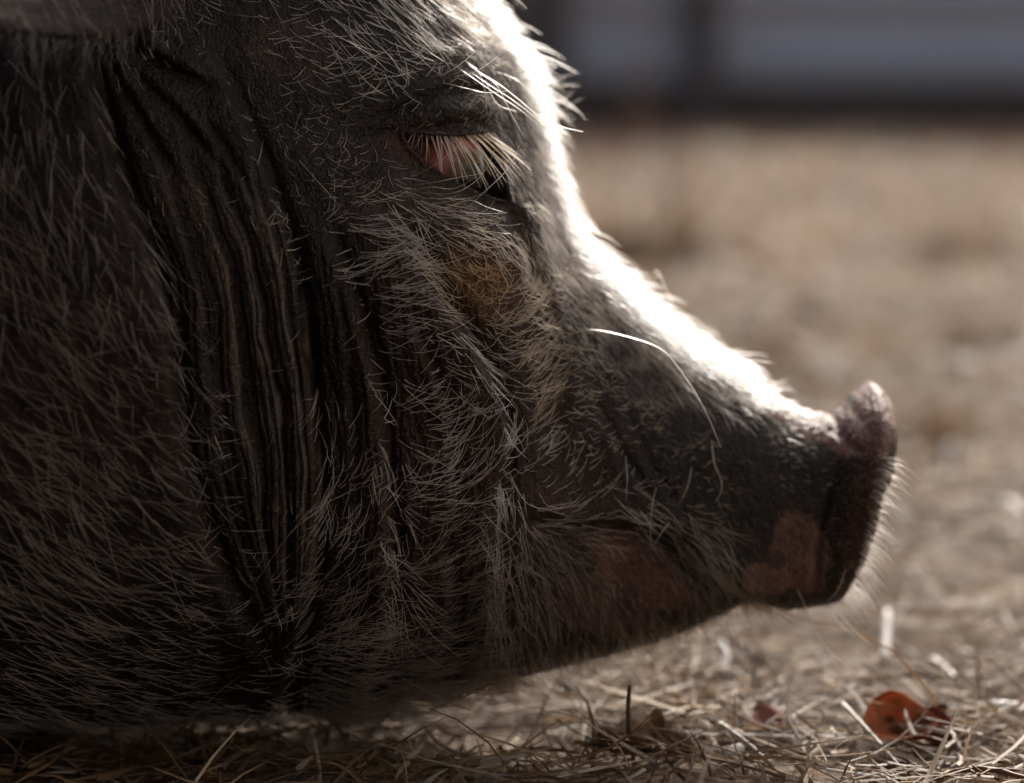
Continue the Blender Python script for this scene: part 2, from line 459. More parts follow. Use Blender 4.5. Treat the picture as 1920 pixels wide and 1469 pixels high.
# pigment: dark slate skin, warm brown cheeks, pink patches (its own colouring), plus painted ridge light
def pigment(u, v, Y):
    base = np.empty(u.shape + (3,)); base[:] = (0.020, 0.0155, 0.013)
    def put(w, c):
        w = np.clip(w, 0, 1)[..., None]
        base[:] = base*(1 - w) + np.array(c)*w
    edge = .5*fbm(u/40, v/40, 2) + .35*fbm(u/13, v/13, 4)
    def blob(cu, cv, ru, rv, a=0, k=.5, ns=.5):
        g = gauss(u, v, cu, cv, ru, rv, a)
        return smooth((g + ns*edge*.6 - k)/.15)
    put(.75*gauss(u, v, 830, 820, 230, 360), (0.046, 0.026, 0.020))
    put(.75*gauss(u, v, 100, 780, 300, 420), (0.044, 0.028, 0.022))
    put(.6*blob(560, 90, 130, 80), (0.055, 0.036, 0.031))
    put(.5*gauss(u, v, 1000, 940, 120, 70), (0.055, 0.030, 0.024))
    put(.6*gauss(u, v, 800, 440, 130, 90, -40), (0.062, 0.038, 0.028))
    put(.7*gauss(u, v, 770, 270, 40, 30), (0.10, 0.045, 0.04))
    pink = (0.15, 0.083, 0.071)
    put(.85*blob(1195, 1070, 150, 75, -32), pink)
    put(.8*blob(1130, 1140, 180, 90, -20, .6), (0.09, .052, .044))
    put(.9*blob(1500, 1040, 75, 105, 15), (0.15, .085, .072))
    put(.85*blob(1440, 1085, 70, 45, 0), (0.15, .085, .072))
    put(.8*blob(1455, 1050, 22, 26, 0, .5, .2), (0.05, .042, .038))
    put(blob(1515, 772, 120, 58, -22, .42), (0.19, .115, .105))
    put(blob(1628, 785, 78, 90, 0, .38), (0.22, .125, .115))
    put(.9*blob(1596, 752, 15, 13, 0, .5, .3), (0.07, .05, .05))
    put(.8*blob(1570, 770, 12, 10, 0, .5, .3), (0.07, .05, .05))
    put(.7*smooth((u - 1560)/60)*smooth((v - 820)/60), (0.11, .062, .05))
    put(.8*gauss(u, v, 905, 530, 75, 60), (0.13, .068, .028))
    # highlights on the raised wrinkles of the bare band, painted into the colour
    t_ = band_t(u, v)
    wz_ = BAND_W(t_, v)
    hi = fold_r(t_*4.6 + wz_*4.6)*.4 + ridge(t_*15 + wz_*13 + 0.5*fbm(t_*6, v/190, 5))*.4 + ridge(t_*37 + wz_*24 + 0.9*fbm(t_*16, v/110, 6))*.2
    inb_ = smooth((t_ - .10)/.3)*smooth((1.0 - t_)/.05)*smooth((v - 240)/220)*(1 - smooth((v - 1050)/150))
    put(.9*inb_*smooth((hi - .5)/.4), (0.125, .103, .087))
    # pale blaze of skin along the bridge and forehead
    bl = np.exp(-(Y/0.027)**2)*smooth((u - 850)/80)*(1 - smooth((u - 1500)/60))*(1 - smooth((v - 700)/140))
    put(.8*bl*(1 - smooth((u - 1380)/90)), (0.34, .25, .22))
    base *= (1 + .25*fbm(u/22, v/22, 6))[..., None]
    return np.clip(base, .004, 1)
Yall = np.abs(G[..., 1])
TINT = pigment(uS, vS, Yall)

idx = np.arange(NR*NP).reshape(NR, NP)
a, b = idx[:-1], idx[1:]
quads = np.stack([a, np.roll(a, -1, 1), np.roll(b, -1, 1), b], -1).reshape(-1, 4)
V = G.reshape(-1, 3)
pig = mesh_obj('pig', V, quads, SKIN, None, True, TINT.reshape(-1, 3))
tag(pig, 'dark grey pig with white bristles and pink-patched snout lying on dry grass', 'pig')
NRM = normals(G)


# ------------------------------------------------------------------ surface look-ups in profile-drawing coordinates
def near_vertex(pu, pv, Gs=None, us=None, vs=None):
    us = UPRE if us is None else us; vs = VPRE if vs is None else vs
    d = (us[:, :NN] - pu)**2 + (vs[:, :NN] - pv)**2
    return np.unravel_index(np.argmin(d), d.shape)

def surf_y(pu, pv):
    i, j = near_vertex(pu, pv)
    return GPRE[i, j, 1]

def hair_obj(name, P, R, C, mat=HAIR, parent=pig, kind=None, label=None):
    """P: list of (N,n,3) arrays, R list of (N,n) radii, C list of (N,3) colours -> one curves object"""
    sizes = np.concatenate([np.full(len(p), p.shape[1], np.int32) for p in P])
    hc = bpy.data.hair_curves.new(name)
    hc.add_curves(sizes.tolist())
    hc.attributes['position'].data.foreach_set('vector', np.concatenate([p.reshape(-1) for p in P]).astype(np.float32))
    ra = hc.attributes.get('radius') or hc.attributes.new('radius', 'FLOAT', 'POINT')
    ra.data.foreach_set('value', np.concatenate([r.reshape(-1) for r in R]).astype(np.float32))
    at = hc.attributes.new('tint', 'FLOAT_COLOR', 'CURVE')
    c = np.concatenate(C); c = np.concatenate([np.clip(c, .003, .97), np.ones((len(c), 1))], 1).astype(np.float32)
    at.data.foreach_set('color', c.ravel())
    hc.materials.append(mat)
    ob = bpy.data.objects.new(name, hc)
    COL.objects.link(ob); ob.parent = parent
    if kind: ob['kind'] = kind
    if label: ob['label'] = label
    return ob

def mirror(P):
    Q = P.copy(); Q[..., 1] *= -1; return Q

N_ = (.26, .215, .18)  # dull hair tone; neck shade painted into the colour
L_, M_ = (.55, .48, .42), (.26, .215, .18)  # dimmed hair low on the face, its shade put into the colour
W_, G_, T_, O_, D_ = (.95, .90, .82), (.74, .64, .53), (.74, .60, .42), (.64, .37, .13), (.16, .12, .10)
#  u, v, direction deg, length, per-1000, lift, bend (deg turned over the length), colour, radius mm, scatter deg
GUIDE = [
 (-60, 150, -83, 110, 9, .25, 3, N_, .36, 21), (60, 220, -78, 105, 9, .25, 3, N_, .36, 21), (140, 120, -83, 90, 5, .25, 2, N_, .3, 23),
 (40, 450, -58, 115, 10, .28, 4, N_, .40, 23), (200, 430, -78, 85, 6, .28, 3, N_, .34, 27), (230, 560, -68, 90, 8, .3, 3, N_, .36, 29),
 (-60, 700, -38, 120, 10, .28, 4, N_, .40, 23), (100, 660, -43, 115, 10, .28, 4, N_, .40, 25), (290, 640, -43, 80, 8, .35, 4, N_, .36, 33),
 (60, 860, -43, 115, 9, .28, 4, N_, .40, 23), (240, 800, -50, 95, 8, .3, 4, N_, .38, 27), (330, 800, -23, 70, 6, .35, 5, N_, .36, 35),
 (100, 1030, -43, 115, 8, .28, 4, N_, .38, 23), (300, 980, -36, 90, 6, .3, 5, N_, .36, 29), (390, 960, -8, 65, 3.5, .35, 5, N_, .34, 35),
 (100, 1160, -33, 110, 6, .25, 5, N_, .34, 23), (300, 1120, -28, 85, 5, .28, 6, N_, .34, 27), (420, 1090, -13, 65, 2.5, .3, 6, N_, .32, 35),
 (200, 1250, -16, 80, 4, .25, 5, N_, .30, 25), (380, 1220, -3, 65, 3, .25, 5, N_, .28, 30),
 # bare wrinkled band
 (290, 180, -60, 35, .25, .3, 10, G_, .22, 40), (350, 300, -40, 35, .3, .3, 10, G_, .22, 40), (400, 450, 0, 38, .3, .35, 15, G_, .24, 35),
 (430, 620, 10, 38, .35, .35, 15, G_, .26, 30), (480, 780, 10, 40, .3, .35, 15, W_, .26, 30), (460, 930, 15, 42, .5, .35, 15, W_, .26, 30),
 (540, 900, 20, 40, .15, .35, 15, W_, .22, 30), (540, 600, 20, 40, .15, .35, 15, W_, .22, 30), (470, 330, -10, 40, .8, .35, 15, W_, .22, 45),
 (500, 1060, 40, 60, 1.6, .3, 18, W_, .24, 22), (470, 1190, 35, 70, 2.5, .3, 18, W_, .24, 24), (540, 1180, 48, 70, 3, .3, 18, W_, .24, 22),
 (540, 1280, 30, 60, 3, .3, 15, G_, .22, 30),
 # first cheek fold
 (600, 480, 0, 45, 1.2, .3, 20, W_, .22, 35), (630, 600, 40, 42, 1.2, .3, 20, W_, .24, 22), (650, 720, 50, 48, 2.2, .3, 20, W_, .25, 20),
 (650, 840, 55, 60, 2.8, .3, 20, W_, .26, 20), (635, 940, 42, 95, 4, .3, 20, W_, .26, 16), (625, 1050, 40, 110, 7, .3, 25, W_, .26, 14),
 (600, 1130, 30, 120, 8, .3, 30, L_, .26, 14), (590, 1210, 12, 130, 8, .3, 30, L_, .26, 14), (600, 1290, 5, 130, 7, .3, 30, M_, .26, 14),
 (690, 980, 60, 70, 4, .3, 25, W_, .25, 18), (690, 1120, 35, 100, 6, .3, 30, L_, .26, 16),
 (715, 700, -75, 50, 4, .35, -10, W_, .24, 22), (730, 860, -80, 60, 4, .35, -10, W_, .24, 20), (738, 1000, -75, 75, 6, .35, -10, L_, .24, 18), (742, 1130, -75, 80, 6, .35, -10, L_, .24, 18),
 # main cheek
 (660, 430, -5, 100, 7, .3, 15, W_, .25, 16), (650, 500, 15, 120, 8, .3, 15, W_, .25, 14), (720, 500, 8, 115, 8, .3, 18, W_, .25, 14),
 (690, 580, 0, 110, 6, .3, 20, W_, .25, 16), (770, 590, -5, 80, 6, .3, 15, W_, .25, 20), (740, 650, 8, 90, 6, .3, 22, W_, .26, 15),
 (790, 690, 15, 95, 6, .3, 28, W_, .27, 14), (860, 640, -45, 60, 4.5, .3, 10, W_, .25, 20), (900, 720, -50, 60, 4.5, .3, 10, W_, .25, 25),
 (760, 780, 12, 95, 5, .3, 30, W_, .27, 14), (830, 800, 15, 110, 6, .3, 32, W_, .28, 13), (900, 800, 25, 75, 4, .3, 35, W_, .28, 18),
 (780, 900, 18, 110, 5.5, .3, 28, W_, .27, 14), (860, 900, 28, 100, 5.5, .3, 30, W_, .27, 14), (920, 880, 40, 70, 4, .3, 30, W_, .26, 18),
 (950, 780, -85, 60, 5, .35, -15, W_, .26, 20), (955, 900, -85, 75, 5, .35, -15, W_, .26, 18), (935, 1000, -85, 80, 3, .32, -15, L_, .25, 18),
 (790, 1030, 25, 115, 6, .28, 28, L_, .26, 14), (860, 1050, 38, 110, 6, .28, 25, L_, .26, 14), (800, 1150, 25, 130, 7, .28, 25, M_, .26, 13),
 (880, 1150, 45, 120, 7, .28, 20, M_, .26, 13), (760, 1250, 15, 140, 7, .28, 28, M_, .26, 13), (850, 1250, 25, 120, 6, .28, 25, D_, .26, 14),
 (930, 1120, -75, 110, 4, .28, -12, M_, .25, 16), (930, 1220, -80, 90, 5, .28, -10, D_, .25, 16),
 # in front of the last fold
 (960, 560, 8, 62, 9, .35, 22, T_, .27, 16), (1010, 560, 8, 52, 13, .35, 25, T_, .26, 18), (1000, 640, 5, 62, 10, .35, 22, T_, .27, 16), (1035, 690, 18, 50, 10, .35, 25, T_, .25, 18),
 (980, 710, 15, 75, 8, .32, 28, T_, .26, 16), (1010, 780, 35, 70, 6, .3, 25, T_, .26, 18), (985, 860, 45, 60, 4.5, .3, 20, W_, .25, 22), (1060, 800, -20, 35, 4, .3, 20, T_, .24, 40),
 (1060, 890, 25, 45, 3, .3, 20, W_, .25, 28), (1040, 950, 15, 75, 3, .3, 25, G_, .26, 18), (1100, 930, 18, 60, 3, .3, 20, G_, .26, 18),
 # tear stain
 (850, 490, -35, 40, 15, .4, 30, O_, .24, 50), (900, 505, -30, 42, 13, .45, 45, O_, .24, 80), (945, 520, -20, 42, 13, .45, 45, O_, .24, 80), (900, 560, 0, 44, 12, .42, 45, O_, .24, 80), (945, 580, 5, 48, 11, .4, 35, T_, .25, 40),
 (860, 560, -40, 50, 7, .35, 20, T_, .24, 40),
 # below the eye
 (730, 380, -45, 70, 7, .3, 12, W_, .23, 24), (780, 420, -48, 75, 9, .3, 10, W_, .23, 20), (820, 470, -50, 65, 11, .3, 12, T_, .23, 24), (740, 350, -40, 60, 6, .3, 12, W_, .22, 26),
 (830, 390, -12, 80, 8, .3, 15, T_, .23, 20), (900, 420, -12, 75, 11, .3, 15, T_, .23, 20), (930, 470, -60, 55, 13, .3, 15, T_, .23, 24), (970, 470, -62, 45, 16, .3, 10, T_, .22, 20),
 (870, 358, 0, 10, .6, .3, 10, N_, .14, 30), (825, 335, -20, 12, .6, .3, 10, N_, .14, 30), (920, 378, 0, 10, .6, .3, 10, N_, .14, 30), (778, 305, -30, 14, .8, .3, 10, N_, .14, 30), (955, 390, -60, 10, .8, .3, 10, N_, .14, 30),
 (690, 330, -20, 40, 6, .28, 35, G_, .17, 60), (630, 380, 0, 40, 6, .28, 35, G_, .17, 70), (620, 300, 0, 35, 7, .28, 35, G_, .17, 80), (560, 330, -20, 32, 4, .28, 35, G_, .17, 60),
 (520, 240, -30, 32, 4, .28, 35, G_, .17, 55), (600, 220, -10, 35, 5, .28, 35, G_, .17, 60), (700, 240, -10, 16, 2.5, .3, 10, G_, .18, 50),
 (440, 150, -60, 30, 1.2, .3, 10, G_, .20, 50), (520, 130, -15, 50, 4, .3, 18, W_, .22, 35), (590, 120, -18, 60, 5.5, .3, 18, W_, .23, 28), (560, 40, -35, 55, 4.5, .3, 15, W_, .22, 35),
 (640, 60, -50, 80, 6.5, .3, 15, W_, .24, 22), (660, 150, 0, 60, 5, .3, 20, W_, .23, 40), (720, 40, -55, 85, 6, .3, 15, W_, .24, 20), (730, 120, -45, 55, 5, .3, 18, W_, .23, 35),
 (740, 180, 25, 40, 3, .3, 20, W_, .22, 45), (790, 140, 35, 40, 4, .3, 20, W_, .22, 45), (800, 50, -58, 70, 8, .32, 12, W_, .24, 20), (820, 110, 20, 30, 6, .3, 20, G_, .2, 60),
 (830, 205, 15, 22, 1.6, .3, 30, W_, .2, 30), (880, 235, 50, 20, 4, .5, 30, T_, .2, 25),
 # forehead and the side of the blaze
 (870, 40, -62, 55, 18, .35, 10, T_, .21, 20), (890, 100, -62, 24, 16, .25, 10, N_, .16, 26), (930, 150, -60, 20, 22, .25, 10, N_, .15, 28), (930, 60, -58, 42, 34, .35, 10, T_, .18, 20),
 (970, 200, -62, 26, 26, .28, 10, N_, .16, 24), (980, 130, -60, 30, 34, .32, 10, T_, .17, 20), (960, 250, -75, 34, 14, .3, 8, N_, .19, 22), (985, 300, -80, 36, 26, .3, 8, N_, .18, 18),
 (970, 360, -85, 34, 18, .3, 8, N_, .18, 20), (1010, 380, -78, 38, 40, .32, 8, N_, .18, 16), (1020, 280, -72, 42, 50, .38, 8, T_, .17, 18), (1030, 460, -74, 45, 60, .35, 8, N_, .17, 16), (1010, 500, -68, 36, 30, .3, 8, T_, .18, 22),
 (1080, 500, -74, 36, 60, .32, 8, T_, .16, 18), (1060, 570, -72, 28, 34, .3, 12, N_, .17, 26), (1130, 570, -75, 33, 56, .32, 8, T_, .16, 18), (1080, 640, -60, 32, 24, .3, 12, T_, .18, 30),
 (1150, 640, -74, 30, 38, .33, 8, N_, .17, 22), (1230, 640, -76, 34, 60, .32, 8, T_, .16, 18), (1200, 710, -72, 28, 26, .3, 10, N_, .17, 24), (1290, 720, -74, 30, 40, .32, 8, G_, .16, 20),
 (1340, 710, -74, 32, 55, .32, 8, T_, .16, 18), (1270, 790, -66, 24, 10, .3, 10, N_, .17, 28), (1360, 780, -70, 28, 24, .32, 8, N_, .17, 20), (1430, 740, -66, 30, 42, .32, 8, T_, .15, 20),
 (1430, 800, -62, 24, 16, .3, 8, N_, .16, 24), (1490, 780, -40, 26, 16, .3, 8, W_, .15, 28), (1550, 790, -30, 12, 4, .3, 8, W_, .14, 30), (1380, 840, -50, 18, 5, .3, 10, N_, .16, 30),
 # dark side of the snout
 (1120, 720, -20, 30, 9, .3, 15, T_, .2, 40), (1150, 800, -10, 30, 5, .3, 20, G_, .22, 40), (1220, 800, 0, 26, 7, .3, 20, T_, .22, 40), (1230, 880, 0, 24, 5, .3, 20, G_, .22, 40), (1150, 880, 30, 26, 3, .3, 20, G_, .22, 40),
 (1320, 860, 0, 22, 7, .3, 20, T_, .22, 35), (1320, 930, -20, 24, 5, .3, 20, T_, .22, 35), (1420, 880, -20, 20, 7, .3, 15, D_, .2, 35), (1480, 870, -20, 18, 6, .3, 15, T_, .2, 35), (1420, 970, -40, 22, 5, .3, 15, D_, .2, 35),
 (1500, 960, -30, 16, 4, .3, 15, D_, .2, 35), (1480, 1050, -60, 14, 1.2, .3, 10, D_, .16, 35), (1590, 900, 10, 14, 5, .5, 10, T_, .2, 30), (1570, 1010, 10, 16, 4, .5, 10, T_, .2, 30), (1640, 770, 0, 6, 1, .5, 10, W_, .12, 30),
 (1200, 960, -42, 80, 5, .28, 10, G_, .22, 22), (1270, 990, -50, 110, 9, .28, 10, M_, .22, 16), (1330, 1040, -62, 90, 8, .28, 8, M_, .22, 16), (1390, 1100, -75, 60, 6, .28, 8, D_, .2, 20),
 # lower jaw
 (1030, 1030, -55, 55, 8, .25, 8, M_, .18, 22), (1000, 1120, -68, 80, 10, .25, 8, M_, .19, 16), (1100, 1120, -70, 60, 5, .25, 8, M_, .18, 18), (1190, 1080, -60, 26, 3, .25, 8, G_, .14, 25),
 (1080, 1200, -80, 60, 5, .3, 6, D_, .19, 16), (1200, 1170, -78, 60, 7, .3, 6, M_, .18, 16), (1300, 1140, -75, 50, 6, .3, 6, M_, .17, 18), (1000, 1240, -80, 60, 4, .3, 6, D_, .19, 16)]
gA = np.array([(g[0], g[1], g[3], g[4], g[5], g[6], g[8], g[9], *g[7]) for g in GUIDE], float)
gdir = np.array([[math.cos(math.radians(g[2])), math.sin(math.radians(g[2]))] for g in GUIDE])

def field(u, v):
    """inverse-distance blend of the guides"""
    out = np.empty((len(u), gA.shape[1] - 2)); dr = np.empty((len(u), 2))
    for s in range(0, len(u), 20000):
        uu, vv = u[s:s+20000, None], v[s:s+20000, None]
        w = 1/(((uu - gA[:, 0])**2 + (vv - gA[:, 1])**2) + 120)**2.2
        w /= w.sum(1, keepdims=True)
        out[s:s+20000] = w @ gA[:, 2:]
        dr[s:s+20000] = w @ gdir
    return out, np.arctan2(dr[:, 1], dr[:, 0])

FP = 0.25*(G[:-1, :NN-1] + G[1:, :NN-1] + G[:-1, 1:NN] + G[1:, 1:NN])
FA = np.linalg.norm(np.cross(G[1:, :NN-1] - G[:-1, :NN-1], G[:-1, 1:NN] - G[:-1, :NN-1]), axis=-1)*1e6       # mm2
FU, FV = sketch(FP)
sel = (FU > -160) & (FV > -120) & (FV < 1420)
sel &= poly_sd(FU, FV, EYE_POLY) > 3
fi, fj = np.nonzero(sel)
fa, fu, fv = FA[fi, fj], FU[fi, fj], FV[fi, fj]
fld, _ = field(fu, fv)
expect = fld[:, 1]*np.minimum(fa, .6)/82.0
clump = .55 + .9*smooth(.5 + .9*fbm(fu/38, fv/38, 1))
expect = expect*np.where(fu < 400, .80, .92)          # the neck is thinly covered
cnt = rng.poisson(expect*clump)
rep = np.repeat(np.arange(len(fi)), cnt)
ri, rj = fi[rep], fj[rep]
a1, a2 = rng.random(len(rep))[:, None], rng.random(len(rep))[:, None]
ROOT = (G[ri, rj]*(1-a1)*(1-a2) + G[ri+1, rj]*a1*(1-a2) + G[ri, rj+1]*(1-a1)*a2 + G[ri+1, rj+1]*a1*a2)
# normals from the smoother pre-wrinkle surface keep the lie of the coat even
RN = .6*NPRE[ri, rj] + .4*NRM[ri, rj]
RN /= np.linalg.norm(RN, axis=1, keepdims=True)
ru, rv = sketch(ROOT)
prm, ang = field(ru, rv)
nh = len(ROOT)

def grow(ROOT, RN, ang, L, lift, bend, seg=6, wig=.05):
    """curved hairs: start along ang in the profile plane, leaning off the skin, turning by `bend` radians on the way"""
    t = np.linspace(0, 1, seg)
    P = np.empty((len(ROOT), seg, 3)); p = ROOT - RN*.0006
    P[:, 0] = p
    w1 = rng.normal(0, wig, (len(ROOT), seg)); w2 = rng.normal(0, wig, (len(ROOT), seg))
    for k in range(1, seg):
        aa = ang + bend*(t[k] - .15) + w1[:, k]
        d = np.stack([np.cos(aa), np.zeros_like(aa), np.sin(aa)], -1)
        d -= RN*np.sum(d*RN, 1, keepdims=True)*.92
        d /= np.linalg.norm(d, axis=1, keepdims=True) + 1e-9
        lf = lift*(1.35 - 1.0*t[k]) + w2[:, k]*.5
        d = d*np.sqrt(np.maximum(1 - lf**2, .1))[:, None] + RN*lf[:, None]
        p = p + d*(L/(seg - 1))[:, None]
        P[:, k] = p
    return P

PX = 0.000277
L = prm[:, 0]*PX*rng.lognormal(-.05, .28, nh)*np.where(ru < 400, .76, .82)
ang = ang + np.radians(prm[:, 5])*.75*rng.normal(0, 1, nh) + .25*fbm(ru/30, rv/30, 4)
bend = np.radians(prm[:, 3])*rng.normal(1, .55, nh)*1.3
P = grow(ROOT, RN, ang, L, prm[:, 2]*rng.normal(1, .25, nh), bend)
taper = np.array([1, 1, .95, .8, .58, .2])
R = (prm[:, 4]*.80e-3*rng.uniform(.75, 1.15, nh))[:, None]*taper
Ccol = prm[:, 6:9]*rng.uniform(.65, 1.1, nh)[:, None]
dark = rng.random(nh) < .06
Ccol[dark] *= .25
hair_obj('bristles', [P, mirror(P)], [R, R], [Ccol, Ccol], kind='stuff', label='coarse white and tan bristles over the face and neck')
print('bristles', nh)

# dense white fur along forehead and bridge (crown line of the head)
JM = 150
FPt = FP[:, :JM]; ut, vt = FU[:, :JM], FV[:, :JM]
lat = np.abs(FPt[..., 1])
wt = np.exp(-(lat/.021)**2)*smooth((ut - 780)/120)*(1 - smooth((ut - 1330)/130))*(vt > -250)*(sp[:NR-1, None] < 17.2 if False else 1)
ii = np.arange(FPt.shape[0])[:, None]
wt = wt*(ii < NS - 60)
fi, fj = np.nonzero(wt > .02)
cnt = rng.poisson(1.9*np.minimum(FA[fi, fj], 1.5)*wt[fi, fj])
rep = np.repeat(np.arange(len(fi)), cnt)
ri, rj = fi[rep], fj[rep]
a1, a2 = rng.random(len(rep))[:, None], rng.random(len(rep))[:, None]
ROOT = (G[ri, rj]*(1-a1)*(1-a2) + G[ri+1, rj]*a1*(1-a2) + G[ri, rj+1]*(1-a1)*a2 + G[ri+1, rj+1]*a1*a2)
RN = NPRE[ri, rj]
ds = GPRE[ri + 1, rj] - GPRE[ri, rj]; ds /= np.linalg.norm(ds, axis=1, keepdims=True)
dp = GPRE[ri, rj + 1] - GPRE[ri, rj]; dp /= np.linalg.norm(dp, axis=1, keepdims=True)
nf = len(ROOT)
side = np.clip(np.abs(ROOT[:, 1])/.03, 0, 1)[:, None]
fr, _ = sketch(ROOT)
d0 = ds*.75 + dp*(.15 + .75*side) + rng.normal(0, .22, (nf, 3)) + np.array([0, 0, -.1])
d0 -= RN*np.sum(d0*RN, 1, keepdims=True); d0 /= np.linalg.norm(d0, axis=1, keepdims=True)
Lf = .0130*rng.lognormal(0, .38, nf)*(1 - .45*smooth((fr - 1330)/130))
t = np.linspace(0, 1, 5)
lift0 = rng.normal(.62, .14, nf)
Pf = np.empty((nf, 5, 3)); p = ROOT - RN*.0006; Pf[:, 0] = p
for k in range(1, 5):
    lf = np.clip(lift0*(1.25 - .8*t[k]), .05, .95)[:, None]
    d = d0*np.sqrt(1 - lf**2) + RN*lf + rng.normal(0, .06, (nf, 3))
    p = p + d*(Lf/4)[:, None]; Pf[:, k] = p
Rf = (.00016*rng.uniform(.8, 1.2, nf))[:, None]*np.array([1, 1, .9, .7, .25])
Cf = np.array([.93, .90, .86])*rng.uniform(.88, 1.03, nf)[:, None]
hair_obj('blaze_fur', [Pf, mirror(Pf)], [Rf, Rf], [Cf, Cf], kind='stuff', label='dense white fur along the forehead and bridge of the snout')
print('fur', nf)

# ------------------------------------------------------------------ eye and lashes
i0, j0 = near_vertex(864, 306)
es, en = GPRE[i0, j0], NPRE[i0, j0]
ER = 0.024
for sgn in (1, -1):
    c = es - en*(ER + .0016) + np.array([.006, 0, .001])
    gz = Vector((.72, -.66, -.22)).normalized()
    th = np.linspace(0, math.pi, 33); la = np.linspace(0, 2*math.pi, 49)[:-1]
    # sphere about local -Y, the cornea bulging a little
    rr = ER*(1 + .055*np.exp(-((th)/.42)**4))
    sv = np.stack([(rr*np.sin(th))[:, None]*np.cos(la), -(rr*np.cos(th))[:, None]*np.ones_like(la), (rr*np.sin(th))[:, None]*np.sin(la)], -1)
    ix = np.arange(33*48).reshape(33, 48)
    q = np.stack([ix[:-1], ix[1:], np.roll(ix[1:], -1, 1), np.roll(ix[:-1], -1, 1)], -1).reshape(-1, 4)
    e = mesh_obj('eye', sv.reshape(-1, 3), q, EYE, pig)
    e.location = (c[0], sgn*c[1], c[2])
    e.rotation_euler = Vector((gz.x, sgn*gz.y, gz.z)).to_track_quat('-Y', 'Z').to_euler()

# upper lashes
def lash_set(n=44):
    P = []; C = []
    for k in range(n):
        q = ((k + rng.random())/n)**.72
        pu = np.interp(q, [0, .3, .6, .9, 1], [768, 805, 850, 902, 914]); pv = np.interp(q, [0, .3, .6, .9, 1], [254, 257, 258, 253, 254])
        i, j = near_vertex(pu, pv - 3)
        r = GPRE[i, j] + NPRE[i, j]*(.0012 + rng.uniform(-.0012, .0010))
        a = math.radians(np.interp(q, [0, .25, .5, .75, 1], [-112, -96, -76, -62, -42]) + rng.normal(0, 8))
        Ln = np.interp(q, [0, .25, .5, .8, 1], [46, 74, 104, 114, 96])*PX*rng.uniform(.6, 1.1)
        pts = [r]
        for s in range(1, 6):
            tt = s/5
            out = .50 - .58*tt
            aa = a + .06*tt
            d = np.array([math.cos(aa), 0, math.sin(aa)])*math.sqrt(1 - out**2) + NPRE[i, j]*out
            pts.append(pts[-1] + d*Ln/5)
        P.append(pts); C.append(np.array([.90, .76, .54])*rng.uniform(.6, 1.1) if rng.random() < .75 else np.array([.70, .40, .14]))
    return np.array(P), np.array(C)
LP, LC = lash_set()
LQ = np.clip((LP[:, 0, 0] - LP[:, 0, 0].min())/.012, .45, 1)
LR = (LQ*.00030*rng.uniform(.7, 1.1, len(LP)))[:, None]*np.array([1, 1, .95, .8, .55, .2])
for sgn in (1, -1):
    q = LP if sgn == 1 else mirror(LP)
    hair_obj('eyelashes', [q], [LR], [LC], label='long golden lashes hanging over the half-closed eye')

